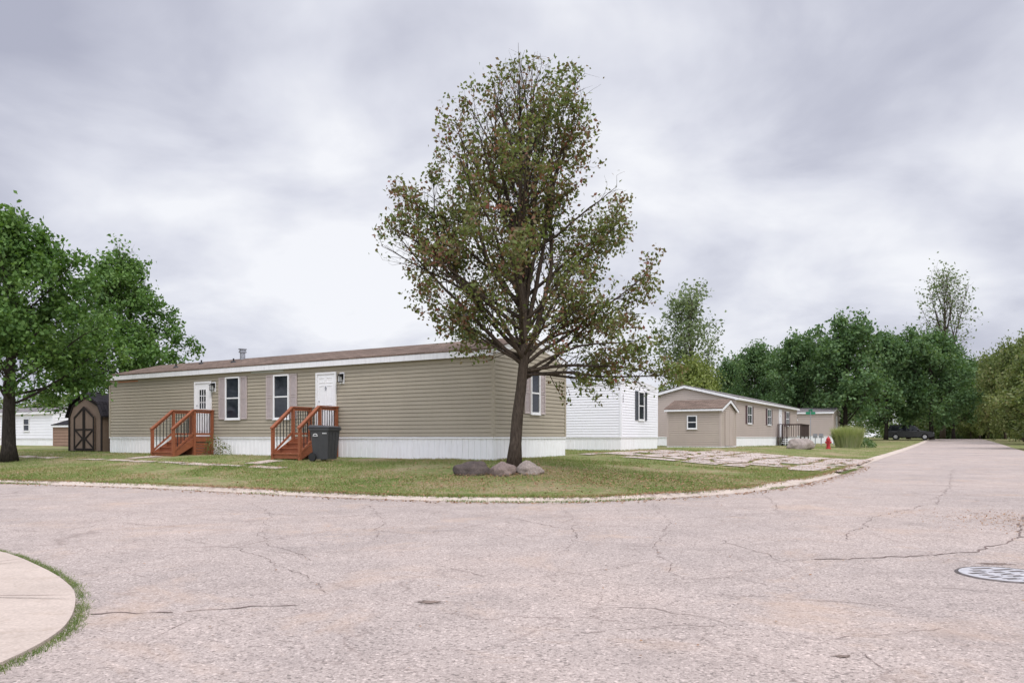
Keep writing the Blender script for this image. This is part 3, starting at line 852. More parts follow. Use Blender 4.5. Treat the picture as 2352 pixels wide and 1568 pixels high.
S2=home('garden_shed',(p[0],p[1],.5),2.4,2.6,'x',1.3,1.7,dict(wall=M['brown_shed'],roof=M['barn_roof'],skirt=M['brown_shed']),'small brown shed with white trim','shed',base=.05,oe=.12,og=.1,course=.2,facia_h=.12)[0]
p=np.array((-24.5,60.0))+np.array(V)*14
F3=simple_home((p[0],p[1],.5),14,5,2.2,2.8,M['white_siding'],M['roof_grey'],'pale mobile home with grey roof behind sheds')

# barn-style shed
BP=np.array((-16.95,30.65)); wB=2.5; OB=BP+np.array(V)*wB; dB=2.4
HB=empty('barn_shed',(OB[0],OB[1],.42),TH,'brown barn style shed with black trim and gambrel roof','shed')
prof=[(0,0),(wB,0),(wB,1.55),(wB-.32,2.05),(wB/2,2.42),(.32,2.05),(0,1.55)]
mb=MB()
nP=len(prof)
mb.add([(x,0,z) for x,z in prof]+[(x,dB,z) for x,z in prof],[tuple(range(nP)),tuple(range(2*nP-1,nP-1,-1))]+[(i,(i+1)%nP,nP+(i+1)%nP,nP+i) for i in range(nP)])
mb.obj('wall',M['barn'],HB)
ex=[(-.1,1.5),(.26,2.10),(wB/2,2.5),(wB-.26,2.10),(wB+.1,1.5)]
mb=MB(); q=[(x,z) for x,z in ex]+[(x,z+.06) for x,z in reversed(ex)]; nq=len(q)
mb.add([(x,-.12,z) for x,z in q]+[(x,dB+.1,z) for x,z in q],[(i,i+1,nq-2-i,nq-1-i) for i in range(4)]+[(nq+i,nq+i+1,2*nq-2-i,2*nq-1-i) for i in range(4)]+[(i,(i+1)%nq,nq+(i+1)%nq,nq+i) for i in range(nq)])
mb.obj('roof',M['barn_roof'],HB)
mb=MB()
def bar(mb,x0,z0,x1,z1,w=.08,y0=-.035,y1=-.003):
    d=Vector((x1-x0,z1-z0)).normalized(); n=Vector((-d.y,d.x))*w/2
    P=[(x0-n.x,z0-n.y),(x1-n.x,z1-n.y),(x1+n.x,z1+n.y),(x0+n.x,z0+n.y)]
    mb.hexa([(x,y0,z) for x,z in P]+[(x,y1,z) for x,z in P])
for x in (.05,wB-.05): bar(mb,x,0,x,1.52,.1)
bar(mb,.05,1.54,.32,2.0,.09,-.03,-.002); bar(mb,wB-.05,1.54,wB-.32,2.0,.09,-.03,-.002)
bar(mb,.34,2.0,wB/2,2.36,.09,-.04,-.004); bar(mb,wB-.34,2.0,wB/2,2.36,.09,-.041,-.004)
bar(mb,0.1,.05,wB-.1,.05,.1,-.034,-.004)
mb.obj('trim',M['barn_trim'],HB)
for side in (0,1):
    mb=MB()
    if side==0: x0,x1=.5,wB/2-.01
    else: x0,x1=wB/2+.01,wB-.5
    zl0,zr0=(1.5,1.95) if side==0 else (1.95,1.5)
    mb.hexa([(x0,-.06,.12),(x1,-.06,.12),(x1,-.036,.12),(x0,-.036,.12),(x0,-.06,zl0),(x1,-.06,zr0),(x1,-.036,zr0),(x0,-.036,zl0)])
    D=mb.obj('door',M['barn'],HB)
    mb=MB()
    out=x0 if side==0 else x1; inn=x1 if side==0 else x0; s=1 if side==0 else -1
    bar(mb,out+s*.04,.12,out+s*.04,1.5,.08,-.085,-.062); bar(mb,inn-s*.04,.12,inn-s*.04,1.9,.08,-.085,-.062)
    bar(mb,out+s*.08,.16,inn-s*.08,.16,.08,-.084,-.062)
    bar(mb,out+s*.02,1.48,inn,1.93,.08,-.083,-.062)
    bar(mb,out+s*.08,.22,inn-s*.08,.62,.07,-.082,-.062); bar(mb,out+s*.08,.98,inn-s*.08,.60,.07,-.081,-.062)
    bar(mb,out+s*.08,.99,inn-s*.08,.99,.07,-.080,-.062)
    mb.obj('door_trim',M['barn_trim'],D)

# ------------------------------------------------------------------ wooden stairs
def stairs(s_right,label,gz):
    a1=L1-s_right; a0=a1-1.15
    O=h1(a0,0); E=empty('wooden_stairs',(O[0],O[1],gz),TH,label,'stairs',group='wooden entry stairs of the tan home')
    w=a1-a0; zt=B1+(GZ-gz); d=.80; run=.28; nst=3; rise=zt/(nst+1)
    mb=MB()
    n=8
    for i in range(n):
        x=w*i/n; mb.box(x+.004,x+w/n-.004,-d,-.04,zt-.035,zt)
    mb.box(0,w,-d-.0,-d+.035,zt-.17,zt-.037); mb.box(0,.035,-d+.036,-.04,zt-.17,zt-.037); mb.box(w-.035,w,-d+.036,-.04,zt-.17,zt-.037)
    mb.box(0.036,w-.036,-d+.006,-d+.03,-.1,zt-.18)
    for k_ in range(5):
        z0=.0+k_*(zt-.2)/5
        mb.box(w-.03,w-.008,-d+.04,-.05,z0,z0+(zt-.2)/5-.012)
    mb.obj('deck',M['redwood'],E)
    for i in range(nst):
        mb=MB()
        zz=zt-rise*(i+1); y0=-d-run*i-.003
        mb.box(.04,w-.04,y0-run-.02,y0-.0,zz-.035,zz)
        mb.box(.045,w-.045,y0-run+.012,y0-run+.03,zz-rise,zz-.036)
        mb.obj('step',M['redwood'],E)
    for x in (0,w-.038):
        mb=MB()
        y0=-d-.002; y1=-d-run*nst-.01
        mb.hexa([(x,y0,zt-.30),(x+.036,y0,zt-.30),(x+.036,y1,-.08),(x,y1,-.08),(x,y0,zt-.02),(x+.036,y0,zt-.02),(x+.036,y1,.14),(x,y1,.14)])
        mb.obj('stringer',M['redwood'],E)
    p=.085; yb=-d-run*nst
    for x in (-.05,w-.035):
        mb=MB()
        mb.box(x,x+p,-d-.05,-d+.035,-.15,zt+.93)
        mb.box(x,x+p,yb-.03,yb+.055,-.15,zt+.25)
        mb.box(x,x+p,-.13,-.045,-.15,zt+.93)
        mb.box(x-.02,x+p+.02,-d-.06,-.03,zt+.931,zt+.97)
        mb.box(x+.02,x+p-.02,-d+.036,-.131,zt+.84,zt+.925); mb.box(x+.02,x+p-.02,-d+.036,-.131,zt+.07,zt+.14)
        for (dz0,dz1,xo0,xo1) in ((.93,.97,-.02,.02),(.84,.925,.02,-.02),(.10,.17,.02,-.02)):
            za=zt+dz0; zb=zt+.25+(dz0-.93)
            mb.hexa([(x+xo0,-d-.055,za),(x+p+xo1,-d-.055,za),(x+p+xo1,yb-.05,zb),(x+xo0,yb-.05,zb),(x+xo0,-d-.055,za+dz1-dz0),(x+p+xo1,-d-.055,za+dz1-dz0),(x+p+xo1,yb-.05,zb+dz1-dz0),(x+xo0,yb-.05,zb+dz1-dz0)])
        mb.obj('railing',M['redwood'],E)
    for x in (-.05+p/2,w-.035+p/2):
        for i in range(6):
            y=-d+.11+i*(d-.3)/5; boxobj('baluster',M['black'],E,x-.009,x+.009,y-.009,y+.009,zt+.13,zt+.85)
        for i in range(6):
            t=(i+.7)/6.4; y=-d-.05+(yb+d)*t; dz=-(.68)*t; boxobj('baluster',M['black'],E,x-.009,x+.009,y-.009,y+.009,zt+.12+dz,zt+.86+dz)
stairs(5.85,'redwood stained stairs with black balusters beside grey bin',.44)
stairs(11.9,'redwood stained stairs with black balusters below glazed door',.42)

P=(13.6+U[0]*12.2-V[0]*.05,45+U[1]*12.2-V[1]*.05)
E=empty('wooden_deck',(P[0],P[1],.62),TH,'dark brown wooden deck with railing and steps','deck')
dw,dl=1.75,3.6
mb=MB()
for i in range(8): mb.box(.02,dw,i*.45+.005,i*.45+.44,.42,.46)
for x in (.06,dw-.1):
    for y in (0,1.75,3.5): mb.box(x,x+.09,y,y+.09,-.2,1.45)
mb.obj('deck',M['deck_brown'],E)
mb=MB()
mb.box(dw-.1,dw+.02,.0,dl,1.4,1.45); mb.box(.05,dw,-.02,.06,1.4,1.45); mb.box(.05,dw,dl-.06,dl+.02,1.4,1.45)
for i in range(22): mb.box(dw-.07,dw-.04,.1+i*.157,.14+i*.157,.5,1.4)
for i in range(9): mb.box(.2+i*.165,.24+i*.165,0.0,.03,.5,1.4)
mb.obj('railing',M['deck_brown'],E)
for i in range(3): boxobj('step',M['white'],E,.5,1.5,-.3*(i+1),-.3*i-.01,.32-.14*i-.03,.32-.14*i)

# ------------------------------------------------------------------ wheelie bin
bx,by=-5.5,21.75; gzb=zl(bx,by)
E=empty('trash_bin',(bx,by,gzb),TH+math.radians(8),'dark grey wheeled trash bin with white markings by stairs','trash bin')
mb=MB()
mb.hexa([(-.24,-.22,.06),(.26,-.22,.06),(.26,.22,.06),(-.24,.22,.06),(-.31,-.29,.97),(.33,-.29,.97),(.33,.29,.97),(-.31,.29,.97)])
mb.hexa([(-.34,-.31,.90),(.36,-.31,.90),(.36,.31,.90),(-.34,.31,.90),(-.34,-.31,.965),(.36,-.31,.965),(.36,.31,.965),(-.34,.31,.965)])
for y in (-.20,-.06,.08):
    mb.hexa([(.262,y,.12),(.275,y,.12),(.275,y+.04,.12),(.262,y+.04,.12),(.325,y,.85),(.336,y,.85),(.336,y+.04,.85),(.325,y+.04,.85)])
mb.obj('body',M['bin'],E,bevel=.015)
mb=MB()
mb.hexa([(-.37,-.33,.972),(.38,-.33,.972),(.38,.33,.972),(-.37,.33,.972),(-.34,-.30,1.06),(.34,-.30,1.02),(.34,.30,1.02),(-.34,.30,1.06)])
mb.box(-.43,-.37,-.25,.25,.96,1.0)
mb.obj('lid',M['bin'],E,bevel=.02)
for y in (-.26,.26):
    mb=MB(); mb.cyl((-.24,y,.125),(0,1,0),.125,.06,20); mb.obj('wheel',M['rubber'],E)
mb=MB()
mb.T=lambda a,o,z:(a,-.292+ (0.90-z)*.077-o, z)
for i in range(7):
    t0=math.pi*i/7; t1=math.pi*(i+1)/7
    mb.quad((-.12+.08*math.cos(t0),.012,.76+.05*math.sin(t0)),(-.12+.08*math.cos(t1),.012,.76+.05*math.sin(t1)),(-.12+.05*math.cos(t1),.012,.76+.03*math.sin(t1)),(-.12+.05*math.cos(t0),.012,.76+.03*math.sin(t0)))
mb.quad((-.21,.012,.73),(-.03,.012,.73),(-.03,.012,.745),(-.21,.012,.745))
for i in range(4): mb.quad((.13+.04*i,.012,.80),(.155+.04*i,.012,.80),(.155+.04*i,.012,.83),(.13+.04*i,.012,.83))
mb.obj('bin_marking',M['white'],E)

# ------------------------------------------------------------------ boulders
def boulder(x,y,w,h,d,mat,label,seed,group='landscape boulders'):
    bm=bmesh.new(); bmesh.ops.create_icosphere(bm,subdivisions=4,radius=1)
    from mathutils import noise as nz
    for v in bm.verts:
        p=v.co.normalized(); o=Vector((seed*3.1,seed,0))
        r=1+.26*nz.noise(p*1.1+o)+.12*nz.noise(p*2.7+o)+.05*nz.noise(p*7+o)+.025*nz.noise(p*16+o)
        v.co=Vector((p.x*w/2*r,p.y*d/2*r,max(p.z,-.45)*h*.66*r+ h*.25))
    me=bpy.data.meshes.new('boulder'); bm.to_mesh(me); bm.free(); me.materials.append(mat)
    me.polygons.foreach_set('use_smooth',[True]*len(me.polygons))
    o=bpy.data.objects.new('boulder',me); COL.objects.link(o); o.location=(x,y,zl(x,y)-.03)
    tag(o,label,'boulder',group); return o
boulder((1087-1176)/1700*17.0,17.0,.86,.36,.6,M['stone_dark'],'dark grey flat boulder beside the tree',1)
boulder((1154-1176)/1700*16.7,16.7,.58,.35,.5,M['stone_pink'],'round pinkish granite boulder between two others',2)
boulder((1212-1176)/1700*16.95,16.95,.66,.32,.55,M['stone_pale'],'pale granite boulder at the tree base',5)
boulder(16.85,43.3,1.5,.75,1.1,M['stone_pale'],'large pale boulder on lawn near hydrant',4)

hx,hy=20.0,46.8
E=empty('fire_hydrant',(hx,hy,zl(hx,hy)),TH,'red fire hydrant on the grass by kerb','fire hydrant')
mb=MB(); mb.cyl((0,0,.03),(0,0,1),.17,.06,16); mb.cyl((0,0,.3),(0,0,1),.115,.5,16); mb.cyl((0,0,.56),(0,0,1),.15,.05,16)
mb.obj('body',M['red'],E)
mb=MB(); mb.tube([(0,0,.585),(0,0,.66),(0,0,.72),(0,0,.75)],[.13,.115,.07,.04],16); mb.cyl((0,0,.78),(0,0,1),.03,.07,6); mb.obj('bonnet',M['red'],E,smooth=True)
for ax,r,l in (((1,0,0),.06,.38),((0,-1,0),.085,.22)):
    mb=MB(); c=(0,0,.42) if ax[0] else (0,-.12,.40); mb.cyl(c,ax,r,l,14); c2=(0,0,.42) if ax[0] else (0,-.2,.40); mb.cyl(c2,ax,r+.02,l*.75 if ax[0] else .06,8); mb.obj('outlet_cap',M['red'],E)

E=empty('street_sign',(24.0,59.5,zl(24,59.5)),0,'green street name sign on a thin metal post','street sign')
mb=MB(); mb.cyl((0,0,1.4),(0,0,1),.03,2.8,8); mb.obj('post',M['galv'],E)
mb=MB(); mb.box(-.38,.38,-.012,.012,2.5,2.7); mb.obj('sign_plate',M['sign'],E)
mb=MB(); mb.box(-.012,.012,-.38,.38,2.72,2.9); mb.obj('sign_plate',M['sign'],E)

for i,(x,y) in enumerate(((25.2,61.5),(25.9,62.0),(26.6,61.2),(27.3,61.8))):
    E=empty('utility_meter',(x,y,zl(x,y)),TH,'grey utility meter on a short post','utility meter','utility meters between homes')
    mb=MB(); mb.cyl((0,0,.35),(0,0,1),.04,.7,8); mb.obj('post',M['galv'],E)
    mb=MB(); mb.box(-.16,.16,-.08,.08,.6,.95); mb.cyl((0,-.1,.82),(0,1,0),.1,.08,14); mb.obj('meter_box',M['galv'],E)

# manhole
mx,my=3.93,5.88
E=empty('manhole_cover',(mx,my,0.004),math.radians(12),'round cast iron manhole cover with slotted pattern','manhole cover')
M['iron']=paint('worn_iron',(0.42,0.41,0.42),0.6,0.25,12,0.5,(0.25,0.20,0.17),metallic=0.0,spec=.2)
M['iron_dark']=paint('dark_iron_slot',(0.12,0.105,0.10),0.9,0.5,12,.5,(.22,.18,.15),spec=.1)
mb=MB(); mb.cyl((0,0,.004),(0,0,1),.33,.008,48); mb.obj('cover',M['iron'],E)
mb=MB(); k=48
for i in range(k):
    t0,t1=2*math.pi*i/k,2*math.pi*(i+1)/k
    mb.add([(r*math.cos(t),r*math.sin(t),z) for t in (t0,t1) for r,z in ((.335,.002),(.335,.009),(.348,.009),(.36,0.0))],[(0,1,5,4),(1,2,6,5),(2,3,7,6)])
mb.obj('rim',M['iron_dark'],E)
mb=MB()
def slot(cx,cy,lx,ly): mb.box(cx-lx/2,cx+lx/2,cy-ly/2,cy+ly/2,.0085,.0095)
for r_ in range(-3,4):
    y=r_*.084; hw=math.sqrt(max(0,.295**2-y*y)); 
    n_=max(1,int(2*hw/.18)); 
    for i in range(n_):
        cx=-hw+2*hw*(i+.5)/n_+random.uniform(-.012,.012)
        if (r_+i)%2: 
            slot(cx,y,2*hw/n_*random.uniform(.5,.8),.040)
        else:
            slot(cx,y+.014,2*hw/n_*random.uniform(.4,.7),.020); slot(cx+.01,y-.018,2*hw/n_*.5,.018)
mb.obj('slot',M['iron_dark'],E,fix=False)

# ------------------------------------------------------------------ SUV
def suv(x,y,rot,label):
    E=empty('parked_car',(x,y,zl(x,y)+.0),rot,label,'car')
    W=.95
    low=[(-2.4,.38),(-2.42,.75),(-2.35,1.02),(1.0,1.08),(2.1,.98),(2.4,.80),(2.42,.40),(2.2,.28),(-2.2,.28)]
    def prism(mb,prof,w0,w1=None):
        n=len(prof); w1=w1 or w0
        vs=[(a,-(w0 if z<1.1 else w1),z) for a,z in prof]+[(a,(w0 if z<1.1 else w1),z) for a,z in prof]
        mb.add(vs,[tuple(range(n)),tuple(range(2*n-1,n-1,-1))]+[(i,(i+1)%n,n+(i+1)%n,n+i) for i in range(n)])
    mb=MB(); prism(mb,low,W)
    prism(mb,[(-2.32,1.0),(-2.12,1.62),(-1.7,1.74),(.1,1.74),(.45,1.68),(1.15,1.03)],W-.04,W-.2)
    mb.obj('body',M['car'],E,bevel=.06)
    for s in (-1,1):
        for P in ([(-1.95,1.12),(-1.80,1.6),(-1.0,1.64),(-1.0,1.12)],[(-.92,1.12),(-.92,1.64),(-.05,1.64),(-.02,1.12)],[(.06,1.12),(.03,1.62),(.38,1.58),(.85,1.12)]):
            mb=MB(); mb.add([(a,s*((W-.04)-(z-1.0)/.74*.19+.03),z) for a,z in P],[(0,1,2,3)])
            mb.obj('window_glass',M['glass_plain'],E,fix=False)
    mb=MB(); mb.add([(1.08,-.75,1.12),(1.08,.75,1.12),(.52,.66,1.63),(.52,-.66,1.63)],[(0,1,2,3)])
    mb.obj('windscreen',M['glass_plain'],E,fix=False)
    for (a,s) in ((-1.45,-1),(-1.45,1),(1.5,-1),(1.5,1)):
        mb=MB(); mb.cyl((a,s*(W-.1),.36),(0,1,0),.36,.26,24); w=mb.obj('wheel',M['rubber'],E)
        mb=MB(); mb.cyl((a,s*(W+.035),.36),(0,1,0),.21,.02,10); mb.obj('rim',M['chrome'],w)
    for s in (-1,1):
        mb=MB(); mb.box(2.3,2.43,s*.78-.13,s*.78+.13,.72,.86); mb.obj('headlight',M['lampglass'],E)
        mb=MB(); mb.box(-2.44,-2.36,s*.82-.08,s*.82+.08,.8,1.05); mb.obj('tail_light',M['red'],E)
        mb=MB(); mb.box(.75,.95,s*1.05-.09,s*1.05+.09,1.08,1.22); mb.obj('mirror',M['car'],E)
    mb=MB(); mb.box(2.40,2.45,-.5,.5,.5,.8); mb.obj('grille',M['black'],E)
suv(46.0,85.5,TH,'black sport utility vehicle parked under the trees')

# ------------------------------------------------------------------ trees
def unit(v): return v/ (np.linalg.norm(v)+1e-9)
def gen_tree(seed,H,r0,env,axis,zfirst,nprim,elev,st,leafn,leafr,prob=lambda p:1.0,extra=None,sides=6,twigr=0.004,droop=0.0,secmax=1.5,termax=.5,trunk_end=1.0,dens=1.0,pw=1.15,ternum=1):
    rg=np.random.default_rng(seed); mb=MB(); leaves=[]
    zs=np.linspace(0,H*trunk_end,16)
    lr=lambda z:r0*max(0.04,(1-z/H)**.9)*(1+.35*math.exp(-z/(H*.02)))
    tp=[(*axis(z),z) for z in zs]
    mb.tube(tp,[lr(z) for z in zs],10)
    def inside(p):
        ax=axis(p[2]); dx,dy=p[0]-ax[0],p[1]-ax[1]
        return math.hypot(dx,dy)<env(p[2],math.atan2(dy,dx))
    def grow(p,d,maxl,up,jit=.13,free=2):
        pts=[p]; L=0; k=0
        while L<maxl:
            d=unit(d+rg.normal(0,jit,3)+np.array([0,0,up]))
            q=p+d*st; L+=st; k+=1
            if k>free and not inside(q): break
            pts.append(q); p=q
        return pts
    def addleaves(p,n,rad):
        n=int(n*prob(p)*rg.uniform(.5,1.5)+rg.uniform(0,1))
        if n>0: leaves.append(p+rg.normal(0,rad,(n,3)))
    prims=[]
    for i in range(nprim):
        t=i/nprim; h0=zfirst+(H*.93*trunk_end-zfirst)*t**pw
        az=i*2.39996+rg.normal(0,.25); el=math.radians(elev[0]+(elev[1]-elev[0])*t+rg.normal(0,6))
        prims.append((h0,az,el,None))
    for e in (extra or []): prims.append(e)
    for h0,az,el,opt in prims:
        d=np.array([math.cos(az)*math.cos(el),math.sin(az)*math.cos(el),math.sin(el)])
        p=np.array([*axis(h0),h0])
        pts=grow(p,d,H, (.012 if opt is None else opt), .07, 3 if h0<H*.8 else 1)
        n=len(pts)
        if n<3: continue
        L=(n-1)*st; rb_=min(.62*lr(h0),.011*L+.009)
        mb.tube(pts,[max(twigr,rb_*(1-i/(n-.0))**.8) for i in range(n)],sides)
        for i in range(max(1,int(n*.24)),n):
            fr=i/n
            for _ in range(2 if rg.random()<.45*dens else 1):
                dd=unit(pts[i]-pts[i-1]); a=math.radians(rg.uniform(28,62))
                pr=unit(np.cross(dd,rg.normal(0,1,3))+np.array([0,0,.15-droop])); d2=unit(dd*math.cos(a)+pr*math.sin(a))
                sl=rg.uniform(.35,1)*min(secmax,.5*L*(1.15-fr)+.25)
                sp=grow(pts[i],d2,sl,.02-droop*.1,.12,1)
                m=len(sp)
                if m<2: continue
                mb.tube(sp,[max(twigr*.8,(rb_*.34*(1-fr*.6))*(1-j/m)) for j in range(m)],3,cap=False)
                for j in range(1,m):
                    addleaves(sp[j],leafn*.5,leafr)
                    for __ in range(ternum if j<m-1 else 2):
                        dj=unit(sp[j]-sp[j-1]); a=math.radians(rg.uniform(25,70))
                        pr=unit(np.cross(dj,rg.normal(0,1,3))); d3=unit(dj*math.cos(a)+pr*math.sin(a)+np.array([0,0,.1-droop]))
                        tl=rg.uniform(.4,1)*termax
                        q=sp[j]+d3*tl; q=q+rg.normal(0,.03,3)
                        if not inside(q) and rg.random()<.6: continue
                        mid=(sp[j]+q)/2+rg.normal(0,.02*termax,3)
                        mb.tube([sp[j],mid,q],[twigr*.7,twigr*.55,twigr*.4],3,cap=False)
                        addleaves(mid,leafn*.6,leafr); addleaves(q,leafn,leafr*1.1)
        addleaves(pts[-1],leafn*1.5,leafr)
    return mb,np.vstack(leaves),rg

def prof_fn(P):
    P=sorted(P); zz=[a for a,b in P]; rr=[b for a,b in P]
    return lambda z: float(np.interp(z,zz,rr,left=0,right=0))
TY=17.7; sc=TY/1700; TXc=(1180-1176)*sc; gt=zl(TXc,TY)
zt_=lambda y: EYE+(1003-y)*sc-gt
Lp=[(150,.05),(170,.55),(200,.95),(235,1.15),(280,1.4),(370,2.1),(460,2.8),(510,3.0),(580,3.1),(660,2.95),(705,2.5),(750,2.15),(800,1.95),(825,1.2),(845,.4)]
Rp=[(150,.05),(170,1.0),(190,1.5),(230,1.55),(280,1.6),(370,1.9),(410,2.3),(460,2.6),(510,2.8),(580,3.15),(640,2.95),(690,2.6),(730,2.85),(760,3.2),(800,3.5),(850,3.6),(890,3.5),(912,2.6),(930,1.0)]
fL=prof_fn([(zt_(y),r) for y,r in Lp]); fR=prof_fn([(zt_(y),r) for y,r in Rp])
def env_main(z,az):
    c=math.cos(az)*.5+.5; b=fL(z)*(1-c)+fR(z)*c
    return b*(1+.06*math.sin(az*3+z*1.9)+.08*math.sin(z*4.6+az*5)+.06*math.sin(z*9+az*2))
def axis_main(z):
    return (float(np.interp(z,[0,1.2,2.4,4,6,10],[0,.08,.24,.22,.18,.12])),float(.08*math.sin(z*.7)))
Hm=zt_(160)
def prob_main(p):
    r=math.hypot(p[0]-.15,p[1]); z=p[2]/Hm
    q=1.0
    if z>.86: q*= min(1,max(.05,(r-.3)/.6))
    q*= .06+.94*min(1,(r/1.4)**1.4)
    g1=math.sin(p[2]*3.1+p[0]*1.7+p[1]*.5)+math.sin(p[0]*3.3-p[2]*2.2+p[1]*.4)+.6*math.sin(p[2]*7.1+p[0]*5.3+p[1]*2.1)
    q*= 1.0 if g1>-.5 else .06
    if p[2]<3.6 and p[0]>.8: q*=1.3
    return q
R_=math.radians
extra=[(2.25,.15,R_(14),.0),(2.35,-.35,R_(20),-.008),(2.3,.6,R_(12),.0),(2.5,3.3,R_(36),-.012),(2.6,2.7,R_(30),-.02),(2.55,3.7,R_(26),-.006),(2.7,3.05,R_(24),-.004),
 (2.5,.0,R_(33),.0),(2.7,-1.2,R_(32),0),(2.6,4.1,R_(34),-.01),(2.35,-.1,R_(7),-.010),(2.15,.35,R_(24),-.035),(2.6,1.6,R_(36),0),
 (2.9,3.0,R_(44),-.01),(3.0,.2,R_(42),-.01),(2.8,.1,R_(24),-.006),(3.1,-.3,R_(28),0),(3.3,3.2,R_(40),-.005),(3.6,3.0,R_(36),-.004),(3.9,3.3,R_(42),-.004)]
for k_ in range(12):
    extra.append((2.5+k_*.2,k_*2.1,R_(75+ (k_%3)*4),.03))
mbT,LV,rg=gen_tree(11,Hm,.155,env_main,axis_main,2.6,34,(36,60),.25,7.6,.078,prob_main,extra,6,.0040,0,1.1,.32,pw=1.0)
E=empty('pear_tree',(TXc,TY,gt),0,'tall pear tree with sparse reddish green leaves beside boulders','tree')
for i in range(7):
    a=i*.9; x0,y0=axis_main(Hm*.86)
    h0=Hm*(.84+.02*(i%3)); top=zt_(random.uniform(108,145)); dx=.05+.09*i*math.cos(a); dy=.3*math.sin(a)
    mbT.tube([(x0,y0,h0),(x0+dx*.5,y0+dy*.5,(h0+top)/2),(x0+dx*.9,y0+dy*.8,top)],[.014,.009,.005],4)
mbT.obj('trunk',M['bark'],E,smooth=True,fix=False)
me=leaves_mesh('crown',LV,.050,M['pear_leaf']); o=bpy.data.objects.new('crown',me); COL.objects.link(o); o.parent=E
cnt=[len(LV)]

def make_tree(name,loc,rot,scale,meshes,label,group=None):
    E=empty(name,loc,rot,label,'tree',group,scale)
    for nm,me in (('trunk',meshes[0]),('crown',meshes[1])):
        o=bpy.data.objects.new(nm,me); COL.objects.link(o); o.parent=E
    return E
def tree_meshes(seed,H,r0,R,shape,zf,nprim,elev,st,leafn,leafr,leafsize,lmat,bmat,lob=.16,gap=.3,**kw):
    f=prof_fn([(a*H,b*R) for a,b in shape]); ph=seed*1.7
    env=lambda z,az: f(z)*(1+lob*math.sin(az*3+ph+z*6/H)+lob*.8*math.sin(z*22/H+az*4+ph))
    ax=lambda z:(.03*H*.3*math.sin(z*5/H+ph),.03*H*.3*math.sin(z*4/H+ph*2))
    gp=lambda p: 1.0 if math.sin(p[2]*18/H+p[0]*1.1*4/R+ph)+math.sin(p[0]*9/R-p[2]*14/H+p[1]*6/R)>-.7 else gap
    mb,LV,_=gen_tree(seed,H,r0,env,ax,zf,nprim,elev,st,leafn,leafr,prob=gp,**kw)
    me=bpy.data.meshes.new('trunk'); me.from_pydata(mb.v,[],mb.f); me.materials.append(bmat)
    me.polygons.foreach_set('use_smooth',[True]*len(me.polygons))
    lm=leaves_mesh('crown',LV,leafsize,lmat)
    cnt.append(len(LV))
    return me,lm
tallm=[(.15,.35),(.22,.8),(.38,1.0),(.56,.98),(.74,.85),(.88,.55),(1.0,.1)]
mapA=tree_meshes(21,8.4,.22,2.65,tallm,1.9,36,(16,66),.28,12,.13,.082,M['maple_leaf'],M['dark_bark'],lob=.18,gap=.08,secmax=1.2,termax=.45,twigr=.006)
make_tree('maple_tree',(-16.85,24.9,zl(-16.85,24.9)),0.4,1.0,mapA,'leafy green maple tree beside the barn shed')
mapB=tree_meshes(33,10.3,.24,3.55,[(.06,.5),(.14,1.0),(.34,1.08),(.50,.92),(.68,.62),(.84,.38),(1.0,.08)],1.6,40,(10,66),.32,12,.15,.096,M['maple_leaf'],M['dark_bark'],lob=.16,gap=.08,secmax=1.4,termax=.55,twigr=.007)
make_tree('maple_tree',(-19.7,37.3,.5),1.0,1.0,mapB,'spreading green maple tree behind the tan home')
oval=[(.08,.35),(.18,.8),(.35,1.0),(.6,.95),(.8,.7),(.93,.4),(1.0,.1)]
farA=tree_meshes(41,12,.25,4.2,oval,1.6,30,(25,70),.55,10,.28,.18,M['far_leaf'],M['dark_bark'],lob=.2,gap=.15,secmax=2.0,termax=.8,twigr=.012)
farB=tree_meshes(47,12,.25,4.2,oval,1.6,30,(25,70),.55,10,.28,.18,M['far_leaf'],M['dark_bark'],lob=.2,gap=.15,secmax=2.0,termax=.8,twigr=.012)
def place(px,top,Y,hw,ms,label,Href=12,R=4.2,group='maples along the road',name='maple_tree',rot=None):
    X=(px-1176)/1700*Y; g_=float(z_road(X,Y))+.1
    h=EYE+(1003-top)*Y/1700-g_; r=hw*Y/1700
    make_tree(name,(X,Y,g_),random.uniform(0,6) if rot is None else rot,(r/R,r/R,h/Href),ms,label,group)
lab='dense green maple tree lining the road'
for i,(px,top,Y,hw) in enumerate([(1735,790,84,62),(1795,806,92,60),(1835,768,78,78),(1945,730,74,95),(2035,766,86,72),(2085,762,92,68),(2140,762,84,85),(2190,806,100,60),(1885,796,95,70)]):
    place(px,top,Y,hw,farA if i%2 else farB,lab)
place(1672,828,90,45,farA,'small green tree behind the beige home',group=None)
pop=[(.1,.1),(.25,.5),(.45,.9),(.68,1.0),(.87,.8),(1.0,.35)]
popA=tree_meshes(51,14,.2,3.0,pop,3.0,24,(40,72),.5,5,.33,.16,M['poplar_leaf'],M['bark'],lob=.28,gap=.08,secmax=1.5,termax=.8,twigr=.012)
popB=tree_meshes(57,14,.2,3.0,pop,3.0,22,(56,80),.5,1.7,.33,.12,M['poplar_leaf'],M['bark'],secmax=1.5,termax=.8,twigr=.012)
place(1586,672,74,76,popA,'tall green poplar tree behind the beige home',14,3.0,None,'poplar_tree')
place(2168,625,112,76,popB,'tall sparse poplar tree above the maples',14,3.0,None,'poplar_tree')
yel=tree_meshes(63,7,.14,3.4,[(0,.6),(.15,.95),(.4,1.0),(.7,.85),(.9,.5),(1,.1)],.4,28,(15,75),.4,10,.25,.14,M['yellow_leaf'],M['bark'],gap=.2,secmax=1.6,termax=.7,twigr=.01)
lm=yel[1].copy(); lm.materials.clear(); lm.materials.append(M['lime_leaf']); lime=(yel[0],lm)
